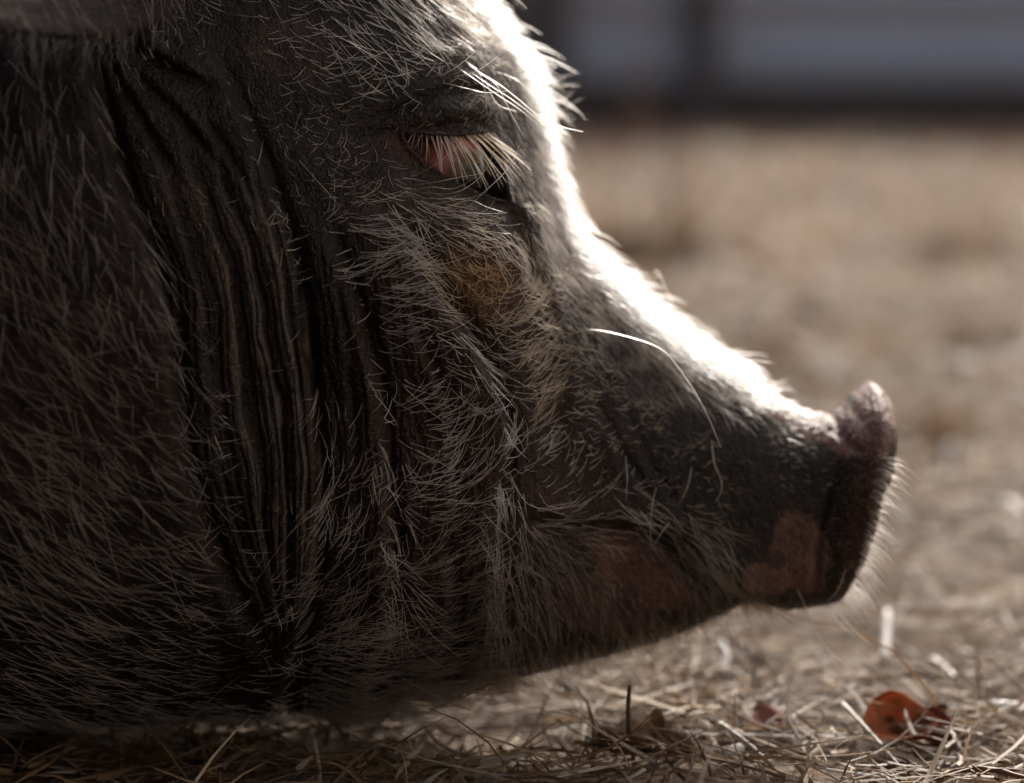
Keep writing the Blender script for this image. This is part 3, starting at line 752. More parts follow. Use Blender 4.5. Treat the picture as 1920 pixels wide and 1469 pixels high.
# ------------------------------------------------------------------ single long whiskers, in drawing coordinates
def cr(pts):
    return [(600 + x/3.193, y/3.193) for x, y in pts]
WHISK = [
 ([(1065, 628), (1110, 618), (1180, 632), (1240, 655), (1280, 700), (1320, 765), (1352, 840)], 16, .50, W_),
 ([(1254, 630), (1236, 580), (1228, 530), (1238, 518), (1252, 545), (1268, 582)], 10, .32, W_),
 ([(1340, 681), (1375, 715), (1395, 750), (1402, 775)], 8, .4, W_),
 ([(1334, 826), (1340, 870), (1352, 900), (1352, 922), (1342, 942)], 8, .42, T_),
 ([(1173, 855), (1176, 900), (1173, 940)], 8, .3, W_), ([(1297, 876), (1290, 910), (1275, 945)], 8, .34, T_),
 ([(1280, 640), (1284, 670), (1281, 690)], 8, .26, W_),
 ([(1150, 930), (1190, 970), (1235, 1000)], 6, .28, G_), ([(1230, 915), (1222, 955), (1220, 1010), (1232, 1035)], 8, .28, G_),
 ([(1215, 930), (1255, 960), (1285, 1000)], 6, .24, G_), ([(1255, 980), (1240, 1000), (1225, 1025)], 6, .24, W_),
 (cr([(820, 400), (920, 470), (1050, 560), (1200, 660), (1330, 775)]), 14, .30, W_),
 (cr([(870, 365), (950, 430), (1080, 510), (1220, 620), (1330, 710), (1450, 760), (1575, 790)]), 16, .34, W_),
 (cr([(900, 430), (1000, 500), (1140, 590), (1260, 680), (1340, 740)]), 16, .26, W_),
 (cr([(735, 495), (880, 530), (1000, 555), (1130, 545)]), 10, .26, W_),
 (cr([(960, 440), (1050, 500), (1100, 590), (1160, 710), (1230, 835)]), 12, .27, W_),
 (cr([(880, 370), (950, 430), (990, 560), (1000, 690)]), 12, .24, W_),
 (cr([(985, 470), (1060, 620), (1180, 670)]), 10, .24, W_),
 (cr([(665, 465), (790, 420), (930, 310), (1060, 185)]), 14, .28, W_), (cr([(820, 455), (930, 430), (1050, 350), (1155, 265)]), 14, .26, W_),
 (cr([(1060, 430), (1180, 480), (1260, 560), (1300, 645)]), 10, .26, W_), (cr([(340, 260), (420, 340), (480, 420), (535, 475)]), 10, .28, W_),
 (cr([(220, 425), (290, 500), (370, 560), (410, 575)]), 8, .24, W_), (cr([(320, 430), (430, 460), (520, 440), (600, 425)]), 8, .26, W_),
 (cr([(0, 150), (130, 230), (280, 290), (440, 330)]), 10, .26, W_), (cr([(0, 180), (150, 240), (300, 330), (400, 420)]), 10, .24, W_),
 (cr([(1260, 500), (1400, 480), (1480, 455), (1560, 430)]), 8, .13, W_), (cr([(1230, 540), (1380, 530), (1470, 515), (1560, 520)]), 8, .13, W_),
 (cr([(1300, 640), (1420, 620), (1500, 570), (1535, 520)]), 6, .12, W_), (cr([(1380, 700), (1450, 670), (1520, 620), (1585, 585)]), 6, .12, W_),
 (cr([(1380, 560), (1420, 500), (1480, 470)]), 4, .11, W_), (cr([(1400, 640), (1470, 580), (1500, 540)]), 4, .11, W_), (cr([(1400, 720), (1460, 700), (1510, 650)]), 4, .11, W_),
 (cr([(1120, 90), (1155, 50), (1175, 0)]), 4, .11, W_), (cr([(1270, 330), (1320, 350), (1355, 335)]), 4, .11, W_), (cr([(1190, 230), (1215, 190), (1238, 165)]), 4, .11, W_),
 (cr([(550, 1060), (700, 980), (820, 880), (850, 868)]), 10, .22, T_), (cr([(600, 1155), (780, 1160), (900, 1110), (990, 1020), (1050, 890)]), 14, .26, T_),
 (cr([(850, 1280), (950, 1180), (1060, 1080), (1140, 990), (1195, 870)]), 14, .26, W_), (cr([(560, 1110), (700, 1090), (850, 1060), (950, 1045)]), 10, .24, T_),
 (cr([(580, 1190), (740, 1190), (880, 1190), (1000, 1150)]), 8, .24, T_), (cr([(700, 1270), (850, 1270), (1000, 1280), (1120, 1275)]), 8, .24, W_),
 (cr([(780, 1230), (900, 1200), (1000, 1240), (1110, 1275)]), 8, .22, T_), (cr([(560, 1150), (660, 1120), (800, 1130), (940, 1060)]), 8, .22, T_),
 ([(1495, 1105), (1530, 1180), (1550, 1215), (1590, 1250)], 6, .3, T_), ([(1585, 1070), (1572, 1105), (1550, 1130)], 6, .3, T_),
 ([(1560, 1135), (1600, 1180), (1640, 1215)], 4, .26, T_), ([(1550, 1138), (1580, 1175), (1600, 1190)], 4, .24, W_),
 ([(1010, 925), (1030, 950), (1070, 950), (1100, 930)], 8, .3, G_), ([(960, 900), (990, 945), (1040, 955), (1075, 935)], 8, .3, G_),
 ([(560, 300), (600, 345), (640, 390)], 8, .24, G_), ([(545, 1000), (580, 960), (650, 925), (675, 905)], 10, .26, G_), ([(480, 1090), (545, 1000), (590, 965)], 8, .24, G_),
]
def whisker(pts, lift):
    pts = np.array(pts, float)
    n = len(pts); tt = np.linspace(0, 1, n)
    y0 = surf_y(*pts[0]); out = []
    i1, j1 = near_vertex(*pts[-1])
    y1 = GPRE[i1, j1, 1]
    for (pu, pv), q in zip(pts, tt):
        i, j = near_vertex(pu, pv)
        hit = math.hypot(UPRE[i, j] - pu, VPRE[i, j] - pv) < 6
        y = y0 + (min(y1, y0) - y0)*q - lift*1e-3*math.sin(math.pi*min(q + .12, .75)) if q > 0 else y0
        if hit and q > 0: y = min(y, GPRE[i, j, 1] - .0065)
        out.append(unproj(pu, pv, y))
    out = np.array(out)
    T = np.linspace(0, n - 1, n*4)
    return np.stack([crom(np.arange(n), out[:, c], T) for c in range(3)], -1)
wp, wr, wc = [], [], []
for pts, lift, rad, c in WHISK:
    q = whisker(pts, lift)
    tp = np.interp(np.linspace(0, 1, len(q)), [0, .6, 1], [1, .85, .25])
    for m in (q, mirror(q)):
        wp.append(m[None]); wr.append((tp*rad*1e-3*.8)[None]); wc.append(np.array([c])*1.0)
# stiff short hairs fringing the snout disc
for k in range(170):
    q = rng.random()
    i = NS - 1 - rng.integers(0, 16); j = int(NN*(.36 + .60*q))
    r, n = G[i, j], NPRE[i, j]
    d = n*.6 + np.array([.75, rng.normal(0, .25), .1 - .5*q + rng.normal(0, .15)]); d /= np.linalg.norm(d)
    Ln = rng.uniform(.006, .016)
    tt = np.linspace(0, 1, 6)[:, None]
    m = r + d*Ln*tt + np.array([0, 0, -1])*Ln*.55*tt**2
    for mm in (m, mirror(m)):
        wp.append(mm[None]); wr.append((np.array([1, 1, .9, .8, .6, .2])*.00012)[None]); wc.append(np.array([W_])*rng.uniform(.7, 1.1))
# hair hanging under the chin
for k in range(260):
    pu = rng.uniform(960, 1450); pv = np.interp(pu, [960, 1200, 1450], [1255, 1195, 1135])
    j = int(NN*rng.uniform(.80, 1.0) - 1)
    i = int(np.argmin(np.abs(UPRE[:NS, j] - pu)))
    r = G[i, j]
    d = np.array([rng.normal(.15, .2), rng.normal(0, .2), -1]); Ln = rng.uniform(.006, .018)
    tt = np.linspace(0, 1, 6)[:, None]
    m = r + d*Ln*tt + np.array([.5, 0, .1])*Ln*.5*tt**2
    for mm in (m, mirror(m)):
        wp.append(mm[None]); wr.append((np.array([1, 1, .9, .8, .6, .2])*.00013)[None]); wc.append(np.array([T_])*rng.uniform(.35, .7))
hair_obj('whiskers', wp, wr, wc, kind='stuff', label='long stiff whiskers on the brow, snout and chin')

# ------------------------------------------------------------------ ears: thick floppy leaves, roots on the crown
def ear(sgn):
    na, nb = 60, 48
    a = np.linspace(0, 1, na)[:, None]; b = np.linspace(-1, 1, nb)[None]
    # spine from the root back and outward, in drawing coordinates + depth
    su = np.interp(a, [0, .3, .6, 1], [420, 220, 0, -330]); sv = np.interp(a, [0, .3, .6, 1], [-120, -95, -95, -20])
    sy = np.interp(a, [0, .3, .6, 1], [-.128, -.180, -.225, -.255])
    w = crom([0, .15, .45, .8, 1], [95, 150, 165, 95, 6], a)
    k = (CAM_D + sy)/FPX
    X = (su - U0)*k + 0*b; Z = CAM_H - (sv - VH + w*b)*k
    Yc = sy - .035*b*np.clip(a*3, 0, 1) + .02*(b**2)*(1 - a) + .012*np.sin(3*a + 2*b)
    Y = Yc + 0*X
    top = np.stack([X, Y, Z], -1)
    du = np.gradient(top, axis=0); dv = np.gradient(top, axis=1)
    n = np.cross(du, dv); n /= np.linalg.norm(n, axis=-1, keepdims=True)
    if n[..., 1].mean() > 0: n = -n
    th = .0042*(1 - .5*a)*np.sqrt(np.clip(1 - b**6, 0, 1)) + .0004
    nz = .0012*fbm(a*14 + 0*b, b*9 + 0*a, 3)
    F1 = top + n*(th + nz)[..., None]; B1 = top - n*(th)[..., None]
    ring_ = np.concatenate([F1, B1[:, ::-1]], 1)
    m = ring_.shape[1]
    ix = np.arange(na*m).reshape(na, m)
    q = np.stack([ix[:-1], np.roll(ix[:-1], -1, 1), np.roll(ix[1:], -1, 1), ix[1:]], -1).reshape(-1, 4)
    Vv = ring_.reshape(-1, 3).copy()
    nrm = np.concatenate([n, -n[:, ::-1]], 1).reshape(-1, 3)
    if sgn < 0: Vv[:, 1] *= -1; q = q[:, ::-1]; nrm[:, 1] *= -1
    col = np.array([.018, .011, .0095])*(1 + .3*fbm(Vv[:, 0]*60, Vv[:, 2]*60, 2))[:, None]
    e = mesh_obj('ear', Vv, q, SKIN, pig, True, col)
    # fine hair on the ear
    nhr = 2600
    s = rng.integers(0, len(Vv), nhr); r = Vv[s]; nn = nrm[s]
    an = rng.normal(math.radians(-120), .5, nhr)
    d = np.stack([np.cos(an), np.zeros(nhr), np.sin(an)], -1) + nn*.45
    d /= np.linalg.norm(d, axis=1, keepdims=True)
    tt = np.linspace(0, 1, 5)[None, :, None]
    Ln = rng.uniform(.008, .022, nhr)[:, None, None]
    Pq = r[:, None] + d[:, None]*Ln*tt + np.array([0, 0, -1.])*Ln*.3*tt**2
    hair_obj('ear_hair', [Pq], [np.full((nhr, 5), .00013)*np.array([1, 1, .9, .6, .2])], [np.tile(np.array(G_), (nhr, 1))*rng.uniform(.1, .4, nhr)[:, None]], parent=e, kind='stuff')
for sgn in (1, -1): ear(sgn)


# ------------------------------------------------------------------ ground
def hgt(x, y):
    r = .010*fbm(x*5, y*5, 1) + .004*fbm(x*22, y*22, 2)
    return r - .004
def make_ground():
    k = N('dry_ground')
    tc = k.n('TexCoord').outputs['Object']
    n1 = k.n('TexNoise', Vector=tc, Scale=2.6, Detail=6.0, Roughness=.6)
    n2 = k.n('TexNoise', Vector=tc, Scale=60.0, Detail=5.0, Roughness=.7)
    n3 = k.n('TexNoise', Vector=tc, Scale=.5, Detail=3.0)
    c = k.ramp(n1, [(.34, (.060, .041, .029)), (.5, (.155, .113, .080)), (.66, (.29, .23, .17))])
    c = k.mix(.7, c, k.ramp(n2, [(.3, (.45, .42, .40)), (.7, (1.35, 1.3, 1.25))]), 'MULTIPLY')
    c = k.mix(.5, c, k.ramp(n3, [(.35, (.75, .7, .66)), (.65, (1.2, 1.18, 1.12))]), 'MULTIPLY')
    b = k.n('Bump', Strength=.8, Distance=.01, Height=n2)
    return k.surf(k.n('BsdfPrincipled', Base_Color=c, Roughness=.95, Normal=b))
gx = np.unique(np.concatenate([np.linspace(-1.5, 2.2, 190), np.linspace(-6, 7, 90), np.linspace(-120, 120, 41)]))
gy = np.unique(np.concatenate([np.linspace(-1.2, 2.4, 190), np.linspace(-6, 12, 110), np.linspace(-120, 120, 41)]))
XX, YY = np.meshgrid(gx, gy)
gv = np.stack([XX, YY, hgt(XX, YY)], -1).reshape(-1, 3)
ix = np.arange(XX.size).reshape(XX.shape)
gq = np.stack([ix[:-1, :-1], ix[:-1, 1:], ix[1:, 1:], ix[1:, :-1]], -1).reshape(-1, 4)
ground = tag(mesh_obj('ground', gv, gq, make_ground()), 'bare brown earth of the pig yard under dry grass', 'ground', kind='structure')

# unseen dark ground sheet, added to cut light bounced up at the pig
ABSORBER = N('absorber_dark')
_tc = ABSORBER.n('TexCoord').outputs['Object']
_n = ABSORBER.n('TexNoise', Vector=_tc, Scale=14.0, Detail=6.0)
_c = ABSORBER.ramp(_n, [(.3, (.016, .012, .010)), (.7, (.040, .030, .024))])
ABSORBER = ABSORBER.surf(ABSORBER.n('BsdfPrincipled', Base_Color=_c, Roughness=.75, Normal=ABSORBER.n('Bump', Strength=.8, Distance=.02, Height=_n)))
mx, my = np.linspace(-4.6, 1.1, 150), np.linspace(-1.84, -.33, 60)
MX, MY = np.meshgrid(mx, my)
jx = (MY > -.6)*.10*fbm(MX*3, MY*0 + 2, 2)
mv = np.stack([MX, MY + jx, hgt(MX, MY + jx) + .008], -1).reshape(-1, 3)
ix = np.arange(MX.size).reshape(MX.shape)
mq = np.stack([ix[:-1, :-1], ix[:-1, 1:], ix[1:, 1:], ix[1:, :-1]], -1).reshape(-1, 4)
tag(mesh_obj('absorber_sheet', mv, mq, ABSORBER), 'added dark ground sheet cutting light bounced up onto the pig', 'absorber_sheet', kind='structure')

# ------------------------------------------------------------------ dry grass and straw
def make_straw():
    k = N('straw')
    tint = k.n('Attribute', {'attribute_name': 'tint'}).outputs['Color']
    d = k.n('BsdfPrincipled', Base_Color=tint, Roughness=.55)
    d.inputs['Specular IOR Level'].default_value = .35
    t = k.n('BsdfTranslucent', Color=tint)
    m = k.n('MixShader', _0=.3, _1=d, _2=t)
    return k.surf(m)
STRAW = make_straw()
PAL = np.array([(.42, .31, .20), (.34, .23, .13), (.52, .43, .32), (.20, .13, .08), (.64, .59, .52), (.27, .17, .095), (.46, .36, .26), (.13, .085, .055), (.40, .36, .32), (.36, .22, .10)])

def blades(n, x0, x1, y0, y1, lmin, lmax, wmin, wmax, stand, seg=4, dark=1.0):
    """ribbons with a keel: lying straw and standing dry blades"""
    bx = rng.uniform(x0, x1, n); by = rng.uniform(y0, y1, n)
    keep = fbm(bx*9, by*9, 5) > rng.uniform(-.9, .35, n)
    bx, by = bx[keep], by[keep]; n = len(bx)
    up = rng.random(n) < stand
    az = rng.uniform(0, 2*math.pi, n)
    el = np.where(up, rng.uniform(.35, 1.3, n), rng.normal(.05, .12, n))
    Ln = rng.uniform(lmin, lmax, n)*np.where(up, .75, 1)*rng.lognormal(0, .3, n)
    Wd = rng.uniform(wmin, wmax, n)
    droop = np.where(up, rng.uniform(.3, 1.7, n), rng.normal(0, .35, n))
    turn = rng.normal(0, .5, n)
    p = np.stack([bx, by, hgt(bx, by) + np.where(up, -.002, rng.uniform(.001, .016, n))], -1)
    roll = rng.uniform(-.9, .9, n)
    V = np.empty((n, seg + 1, 3, 3))
    for k in range(seg + 1):
        t = k/seg
        e = el - droop*t; a = az + turn*t
        d = np.stack([np.cos(e)*np.cos(a), np.cos(e)*np.sin(a), np.sin(e)], -1)
        s = np.stack([-np.sin(a), np.cos(a), np.zeros(n)], -1)
        nn = np.cross(d, s)
        s2 = s*np.cos(roll)[:, None] + nn*np.sin(roll)[:, None]
        keel = np.cross(d, s2)
        w = (Wd*(1 - .85*t**2)*.5)[:, None]
        V[:, k, 0] = p - s2*w; V[:, k, 2] = p + s2*w; V[:, k, 1] = p + keel*w*.5
        if k < seg:
            p = p + d*(Ln/seg)[:, None]
            p[:, 2] = np.maximum(p[:, 2], hgt(p[:, 0], p[:, 1]) + .001)
    i0 = (np.arange(n)*(seg + 1)*3)[:, None]
    f = []
    for k in range(seg):
        for c in (0, 1):
            q = 3*k + c
            f.append(np.concatenate([i0 + q, i0 + q + 1, i0 + q + 4, i0 + q + 3], 1))
    F = np.stack(f, 1).reshape(-1, 4)
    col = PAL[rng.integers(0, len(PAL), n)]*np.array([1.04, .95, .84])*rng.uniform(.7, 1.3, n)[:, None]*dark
    C = np.repeat(col, (seg + 1)*3, 0)
    return V.reshape(-1, 3), F, np.clip(C, 0, .85)

def join(parts):
    Vs, Fs, Cs = [], [], []; o = 0
    for v_, f_, c_ in parts:
        Vs.append(v_); Fs.append(f_ + o); Cs.append(c_); o += len(v_)
    return np.concatenate(Vs), np.concatenate(Fs), np.concatenate(Cs)
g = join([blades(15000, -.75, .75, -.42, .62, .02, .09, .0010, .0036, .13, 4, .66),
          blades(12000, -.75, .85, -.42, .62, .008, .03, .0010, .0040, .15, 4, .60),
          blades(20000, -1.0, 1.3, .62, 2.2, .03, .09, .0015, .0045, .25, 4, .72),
          blades(17000, -1.6, 2.2, 2.2, 4.6, .04, .11, .003, .006, .35, 3),
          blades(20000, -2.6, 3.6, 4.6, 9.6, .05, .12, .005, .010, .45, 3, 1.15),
          blades(300, -.3, 1.2, .1, 2.2, .02, .05, .003, .008, .1, 4, 1.9),
          blades(420, -1.0, 2.2, 2.2, 4.8, .03, .07, .010, .022, .2, 3, 1.6),
          blades(500, -1.0, 2.2, 1.2, 5.5, .04, .09, .012, .03, .2, 3, .45),
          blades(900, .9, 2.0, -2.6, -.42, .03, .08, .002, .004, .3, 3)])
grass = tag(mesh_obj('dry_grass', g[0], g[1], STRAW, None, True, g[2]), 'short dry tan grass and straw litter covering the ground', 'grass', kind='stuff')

# ------------------------------------------------------------------ loose things on the ground
def plain(name, col, rough=.6, bumps=200.0, var=.35, trans=0.0):
    k = N(name)
    tc = k.n('TexCoord').outputs['Object']
    nz = k.n('TexNoise', Vector=tc, Scale=bumps, Detail=4.0)
    c = k.mix(1.0, col, k.ramp(nz, [(.3, (1 - var,)*3), (.7, (1 + var,)*3)]), 'MULTIPLY')
    b = k.n('Bump', Strength=.4, Distance=.0006, Height=nz)
    p = k.n('BsdfPrincipled', Base_Color=c, Roughness=rough, Normal=b)
    if trans:
        t = k.n('BsdfTranslucent', Color=c)
        return k.surf(k.n('MixShader', _0=trans, _1=p, _2=t))
    return k.surf(p)

def gpoint(pu, pv):
    y = CAM_H*FPX/(pv - VH) - CAM_D
    x = (pu - U0)*(CAM_D + y)/FPX
    return x, y, float(hgt(np.array([x]), np.array([y]))[0])

def leaf(pu, pv, length, width, rot, tilt, curl, lobes, mat, stem_mat, label, lift=.012, stem=.02, group=None):
    """dry leaf: lobed blade with a fold along the midrib, curled edges, own thickness, and a stalk"""
    na, nb = 33, 15
    a = np.linspace(0, 1, na)[:, None]; b = np.linspace(-1, 1, nb)[None]
    w = np.sin(math.pi*np.clip(a, .02, .995)**.8)**.8*(1 - .42*(lobes > 0)*(.5 + .5*np.cos(2*math.pi*(a*lobes + .1)))**1.4) + .02
    X = (a - .0)*length + 0*b; Yv = b*w*width*.5
    Z = curl*length*(np.abs(b)**1.6*.45*w + .35*(a - .5)**2*2) + .04*length*np.sin(9*a + 3*b)*np.abs(b)
    T = np.stack([X, Yv, Z + 0*X], -1)
    top = T + np.array([0, 0, .0003]); bot = T - np.array([0, 0, .0003])
    rg = np.concatenate([top, bot[:, ::-1]], 1); m = rg.shape[1]
    ix = np.arange(na*m).reshape(na, m)
    q = np.stack([ix[:-1], ix[1:], np.roll(ix[1:], -1, 1), np.roll(ix[:-1], -1, 1)], -1).reshape(-1, 4)
    x, y, z = gpoint(pu, pv)
    o = mesh_obj('fallen_leaf', rg.reshape(-1, 3), q, mat)
    o.location = (x, y, z + lift); o.rotation_euler = (math.radians(tilt[0]), math.radians(tilt[1]), math.radians(rot))
    tag(o, label, 'leaf', group)
    # midrib and stalk
    tube('midrib', [(0.0, 0, .0008), (length*.5, 0, .0008 + curl*length*.0), (length*.95, 0, .0008 + curl*length*.15)], .0005, stem_mat, o)
    tube('stalk', [(0.001, 0, .0), (-stem*.5, .001, .002), (-stem, .003, .009)], .0008, stem_mat, o)
    return o

def tube(name, pts, rad, mat, parent=None, sides=7, taper=.6, sub=5):
    pts = np.array(pts, float); n = len(pts)
    T = np.linspace(0, n - 1, (n - 1)*sub + 1)
    c = np.stack([crom(np.arange(n), pts[:, i], T) for i in range(3)], -1)
    d = np.gradient(c, axis=0); d /= np.linalg.norm(d, axis=1, keepdims=True)
    ref = np.array([.13, .31, .94]); s = np.cross(d, ref); s /= np.linalg.norm(s, axis=1, keepdims=True); w = np.cross(d, s)
    an = np.linspace(0, 2*math.pi, sides, endpoint=False)
    rr = (np.linspace(1, taper, len(c))*rad*(1 + .12*np.sin(np.arange(len(c))*2.3)))[:, None, None]
    V = c[:, None] + (s[:, None]*np.cos(an)[None, :, None] + w[:, None]*np.sin(an)[None, :, None])*rr
    ix = np.arange(len(c)*sides).reshape(len(c), sides)
    q = np.stack([ix[:-1], np.roll(ix[:-1], -1, 1), np.roll(ix[1:], -1, 1), ix[1:]], -1).reshape(-1, 4)
    V = np.concatenate([V.reshape(-1, 3), c[:1], c[-1:]]); e = len(c)*sides
    cap = []
    for k in range(sides):
        cap.append((ix[0, (k + 1) % sides], ix[0, k], e, e)); cap.append((ix[-1, k], ix[-1, (k + 1) % sides], e + 1, e + 1))
    me = bpy.data.meshes.new(name)
    me.from_pydata(V.tolist(), [], q.tolist() + [tuple(int(i) for i in f[:3]) for f in cap]); me.update()
    for p in me.polygons: p.use_smooth = True
    me.materials.append(mat)
    o = bpy.data.objects.new(name, me); COL.objects.link(o)
    if parent: o.parent = parent
    return o

RUST = plain('rust_leaf', (.40, .12, .03), .5, 120, .35, .4)
RUST_D = plain('dark_rust_leaf', (.20, .045, .016), .5, 120, .35, .2)
BROWN = plain('brown_leaf', (.27, .17, .095), .55, 120, .35, .2)
STALK = plain('leaf_stalk', (.07, .045, .03), .6, 300, .3)
PALE = plain('bleached_straw', (.74, .69, .62), .45, 300, .12, .1)
WHITE = plain('white_quill', (.82, .81, .79), .35, 300, .06, .15)
TWIG = plain('twig_bark', (.085, .052, .034), .7, 400, .4)
REDTWIG = plain('red_brown_stem', (.19, .085, .05), .5, 400, .3)

leaf(1618, 1394, .044, .036, 8, (28, -6), .5, 0, RUST, STALK, 'orange-red dry leaf lying flat in the straw beside a darker one', .008, .012)
leaf(1692, 1390, .034, .030, -15, (20, 5), .6, 0, RUST_D, STALK, 'small dark red leaf beside the orange-red leaf', .008, .01)
leaf(1140, 1400, .052, .036, -12, (30, 6), .5, 3.0, BROWN, STALK, 'curled brown oak leaf with upright stalk below the chin', .010, .03)
leaf(1240, 1420, .050, .034, 160, (15, 4), .5, 2.5, BROWN, STALK, 'flat brown leaf lying beside the curled oak leaf', .006, .015)
leaf(1410, 1380, .034, .024, 40, (12, 4), .6, 0, RUST_D, STALK, 'dark brown shrivelled leaf between straw stems', .006, .01)

def lay(name, pts, rad, mat, label, cat, lift=.006, taper=.6, group=None, sides=7):
    """a stem through ground points given in the drawing, with heights above ground"""
    P_ = []
    for (pu, pv, hh) in pts:
        # the drawing row belongs to the ground point; height is added on top
        x, y, z = gpoint(pu, pv); P_.append((x, y, z + hh))
    base = np.array(P_[0]); o = tube(name, [tuple(np.array(p) - base) for p in P_], rad, mat, None, sides, taper)
    o.location = base
    return tag(o, label, cat, group)

lay('twig', [(1738, 1468, .006), (1780, 1462, .012), (1850, 1470, .014), (1940, 1485, .012)], .0022, REDTWIG, 'red-brown arched stem lying across straw', 'twig')
lay('twig', [(672, 1400, .012), (690, 1392, .014), (720, 1385, .022), (745, 1378, .03)], .0011, TWIG, 'thin dark crooked twig in the shade under the jowl', 'twig')
lay('twig', [(1180, 1440, .02), (1178, 1440, .035), (1181, 1440, .046)], .0016, TWIG, 'short dark upright twig stub by the oak leaf', 'twig')
lay('twig', [(1620, 1300, .012), (1720, 1292, .014), (1830, 1296, .012)], .0020, TWIG, 'dark twig lying flat among straw ahead of the snout', 'twig')
lay('straw_stem', [(1580, 1372, .02), (1640, 1410, .012), (1690, 1440, .008)], .0012, PALE, 'pale straw stem slanting down beside the orange-red leaf', 'straw', taper=.8)
lay('straw_stem', [(1350, 1400, .018), (1400, 1430, .012), (1450, 1462, .008)], .0015, PALE, 'pair-leaning pale straw stem ahead of the oak leaf', 'straw', taper=.8)
lay('straw_stem', [(1632, 1462, .004), (1670, 1474, .005), (1720, 1490, .004)], .0016, PALE, 'bleached straw stub near the arched stem', 'straw', taper=.9)
lay('straw_stem', [(1858, 1352, .013), (1900, 1348, .012), (1960, 1356, .010)], .0026, WHITE, 'thick bleached white straw lying on dark litter', 'straw', taper=.9)
lay('straw_stem', [(740, 1388, .010), (765, 1372, .012), (788, 1360, .014)], .0030, WHITE, 'bright pale straw chip lying under the jowl', 'straw', taper=.8)
lay('straw_stem', [(1358, 1425, .006), (1372, 1420, .007), (1390, 1415, .008)], .0028, WHITE, 'short white straw chip beside the slanting stem', 'straw', taper=.9)
lay('feather_quill', [(1660, 1228, .004), (1661, 1215, .012), (1664, 1190, .022)], .0034, WHITE, 'white feather quill standing in grass ahead of the chin', 'feather', taper=.55)
lay('straw_stem', [(1355, 1255, .006), (1362, 1245, .012), (1352, 1235, .018)], .0026, WHITE, 'white bent straw showing below the chin', 'straw', taper=.8)
lay('straw_stem', [(1750, 1250, .010), (1775, 1270, .008), (1800, 1290, .006)], .0026, PALE, 'pale slanting straw on the lit ground ahead of the snout', 'straw', taper=.9)
lay('straw_stem', [(1850, 945, .01), (1890, 950, .012), (1925, 965, .01)], .0060, WHITE, 'bright white straw piece far ahead on the sunlit grass', 'straw', taper=.9)
for k, (pu, pv, w_) in enumerate([(1800, 720, .016), (1780, 880, .012), (1900, 1050, .008), (1700, 1110, .006)]):
    lay('straw_stem', [(pu - 12, pv, .01), (pu + 6, pv - 4, .02), (pu + 26, pv + 2, .012)], w_*.45, PALE, ('large bleached straw clump far out on the open yard', 'pale curved straw clump behind the snout disc on open ground', 'white straw bit on open ground beside the far white straw', 'small bleached straw bit in grass beyond the feather quill')[k], 'straw', taper=.8, group='bleached straw ahead of the snout')

# tall dry weeds further back
def weed(pu, pv, h, lean, label):
    x, y, z = gpoint(pu, pv)
    root = tube('weed_stalk', [(0, 0, 0), (lean*.3, 0, h*.4), (lean, .02, h)], .006, REDTWIG, None, 7, .4)
    root.location = (x, y, z - .01)
    for k in range(9):
        a = rng.uniform(0, 6.28); zz = h*rng.uniform(.3, 1); xx = lean*(zz/h)**1.2
        tube('side_shoot', [(xx, 0, zz), (xx + .03*math.cos(a), .03*math.sin(a), zz + .03), (xx + .05*math.cos(a), .06*math.sin(a), zz + .08)], .0028, REDTWIG, root, 5, .3, 3)
    return tag(root, label, 'weed')
weed(1165, 430, .36, .04, 'tall dry reddish weed stalk standing beyond the pig by its forehead')
weed(1258, 440, .20, -.02, 'short dry weed stalk beyond the bridge of the snout')

def tuft(pu, pv, r, hmax, label):
    x, y, z = gpoint(pu, pv); n = 260
    a = rng.uniform(0, 6.28, n); rr = r*np.sqrt(rng.random(n))
    b = blades(n*2, 0, 1, 0, 1, .05, .1, .003, .006, 1.0, 3, .75)
    V_ = b[0].reshape(-1, 12, 3).copy(); m = min(len(V_), n)
    V_ = V_[:m]; base_ = V_[:, 1:2].copy()
    V_ = V_ - base_; V_ *= hmax/.08
    V_ += np.stack([rr[:m]*np.cos(a[:m]), rr[:m]*np.sin(a[:m]), np.zeros(m)], -1)[:, None]
    F_ = b[1].reshape(-1, 6, 4)[:m].reshape(-1, 4)
    o = mesh_obj('grass_tuft', V_.reshape(-1, 3), F_, STRAW, None, True, b[2].reshape(-1, 12, 3)[:m].reshape(-1, 3))
    o.location = (x, y, z); return tag(o, label, 'grass')
tuft(1232, 492, .09, .17, 'dark brown dead grass tuft beyond the snout bridge')
tuft(1800, 480, .09, .10, 'low dark grass tuft in the open beyond the snout')
tuft(1440, 690, .035, .06, 'small brown grass tuft behind the snout bridge on lit ground')
tuft(1740, 820, .03, .05, 'small dead grass tuft on open ground past the snout disc')
tuft(1860, 640, .05, .06, 'scruffy dead grass tuft beside the large bleached straw clump')

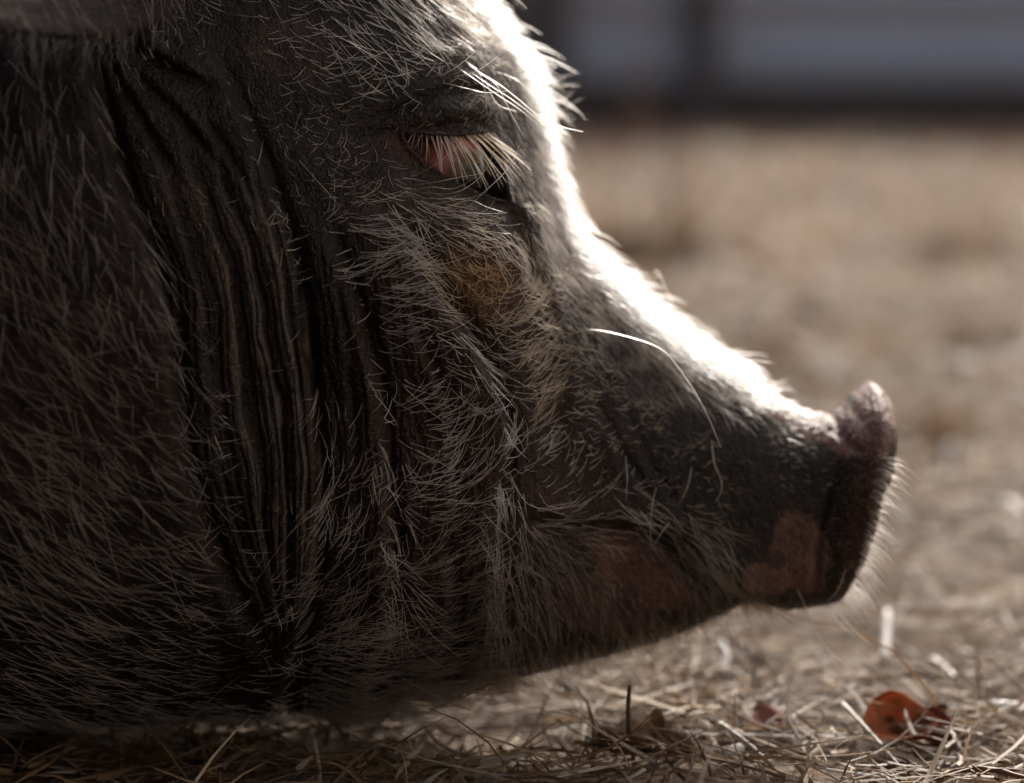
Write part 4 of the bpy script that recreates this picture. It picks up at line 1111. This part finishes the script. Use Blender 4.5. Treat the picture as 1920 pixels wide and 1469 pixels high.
# ------------------------------------------------------------------ yard fence behind: posts, metal sheets, kickboard gap
YF = CAM_H*FPX/(240 - VH) - CAM_D
KF = (CAM_D + YF)/FPX
def fx(pu): return (pu - U0)*KF
METAL = plain('galvanised_sheet', (.68, .71, .76), .5, 6, .12)
POSTM = plain('weathered_post', (.15, .128, .11), .85, 30, .35)
RAILM = plain('pale_rail', (.52, .52, .52), .7, 10, .12)
def box(name, x0, x1, y0, y1, z0, z1, mat, parent=None, bev=.006):
    import bmesh
    bm = bmesh.new(); bmesh.ops.create_cube(bm, size=1)
    for q in bm.verts: q.co = ((x0 + x1)/2 + q.co.x*(x1 - x0), (y0 + y1)/2 + q.co.y*(y1 - y0), (z0 + z1)/2 + q.co.z*(z1 - z0))
    bmesh.ops.bevel(bm, geom=bm.edges[:], offset=min(bev, .3*min(x1-x0, y1-y0, z1-z0)), segments=2, affect='EDGES')
    me = bpy.data.meshes.new(name); bm.to_mesh(me); bm.free(); me.materials.append(mat)
    o = bpy.data.objects.new(name, me); COL.objects.link(o)
    if parent: o.parent = parent
    return o
fence = bpy.data.objects.new('yard_fence', None); COL.objects.link(fence); fence.location = (fx(1315), YF, 0)
tag(fence, 'low blue-grey corrugated metal fence with dark posts behind the dry yard', 'fence')
def corrugated(x0, x1, z0, z1):
    n = int((x1 - x0)/.02); zz = np.linspace(z0, z1, 60)
    y = .014*np.sin((zz - z0)*2*math.pi/.19)
    rows = []
    for s_ in (-.0012, .0012):
        rows.append(np.stack([np.stack([np.full(60, x), y + s_, zz], -1) for x in (x0, x1)], 1))
    V_ = np.concatenate([rows[0].reshape(-1, 3), rows[1].reshape(-1, 3)])
    f = []
    for k in range(59):
        a_ = 2*k; f.append((a_, a_ + 1, a_ + 3, a_ + 2)); o_ = 120; f.append((o_ + a_, o_ + a_ + 2, o_ + a_ + 3, o_ + a_ + 1))
    f += [(0, 120, 121, 1), (118, 119, 239, 238)]
    return mesh_obj('metal_sheet', V_, np.array(f), METAL, fence)
posts = [fx(u_) - fence.location.x for u_ in (-1200, -40, 985, 1315, 2340, 3400)]
for i, px in enumerate(posts):
    wide = .17 if i == 2 else .065
    box('post', px - wide, px + wide, -.11, .06, -.1, 1.25, POSTM, fence)
zb = .17
for i in range(len(posts) - 1):
    x0, x1 = posts[i] - .05, posts[i + 1] + .05
    s_ = corrugated(x0 + .003*i, x1, zb, 1.15); s_.location.y = .07 + .004*(i % 2)
box('rail', posts[0], posts[-1], -.03, .045, zb + .012, zb + .075, RAILM, fence)
box('rail', posts[0], posts[-1], -.03, .045, 0.478, .54, RAILM, fence)
box('rail', posts[0], posts[-1], -.03, .045, 1.05, 1.12, RAILM, fence)
box('kickboard', posts[0], posts[-1], .09, .12, -.05, zb + .05, POSTM, fence)
print('fence at', YF)

# ------------------------------------------------------------------ unseen dark wall, added to block sky light on the camera side
DARKM = plain('dark_boards', (.035, .030, .027), .9, 12, .3)
blocker_wall = bpy.data.objects.new('blocker_wall', None); COL.objects.link(blocker_wall); blocker_wall.location = (-2.2, -1.85, 0)
tag(blocker_wall, 'added dark board wall behind the camera, blocking sky light', 'blocker_wall')
for k in range(26):
    box('board', -2.6 + k*.2, -2.6 + k*.2 + .192, -.03 + .004*(k % 3), .0, -.05, 2.9, DARKM, blocker_wall, .004)
box('eave', -2.8, 2.8, -.6, .60, 2.92, 3.02, DARKM, blocker_wall)
box('back_wall', -2.6, 2.6, -3.0, -.06, -.05, 2.90, DARKM, blocker_wall)

# unseen white board block, added to bounce sunlight onto the face
REFLM = plain('reflector_boards', (.80, .77, .71), .85, 14, .08)
reflector = bpy.data.objects.new('white_reflector', None); COL.objects.link(reflector); reflector.location = (2.45, -1.15, 0); reflector.rotation_euler = (0, 0, math.radians(45))
tag(reflector, 'added white board block bouncing sunlight onto the pig from the right', 'reflector')
for k in range(18):
    box('board', -1.62 + k*.18, -1.62 + k*.18 + .174, -.03 + .004*(k % 2), .0, -.05, 2.9, REFLM, reflector, .004)
box('back_wall', -1.60, 1.60, -2.4, -.06, -.05, 2.88, REFLM, reflector)
box('roof', -1.8, 1.8, -2.6, .12, 2.92, 3.0, DARKM, reflector)
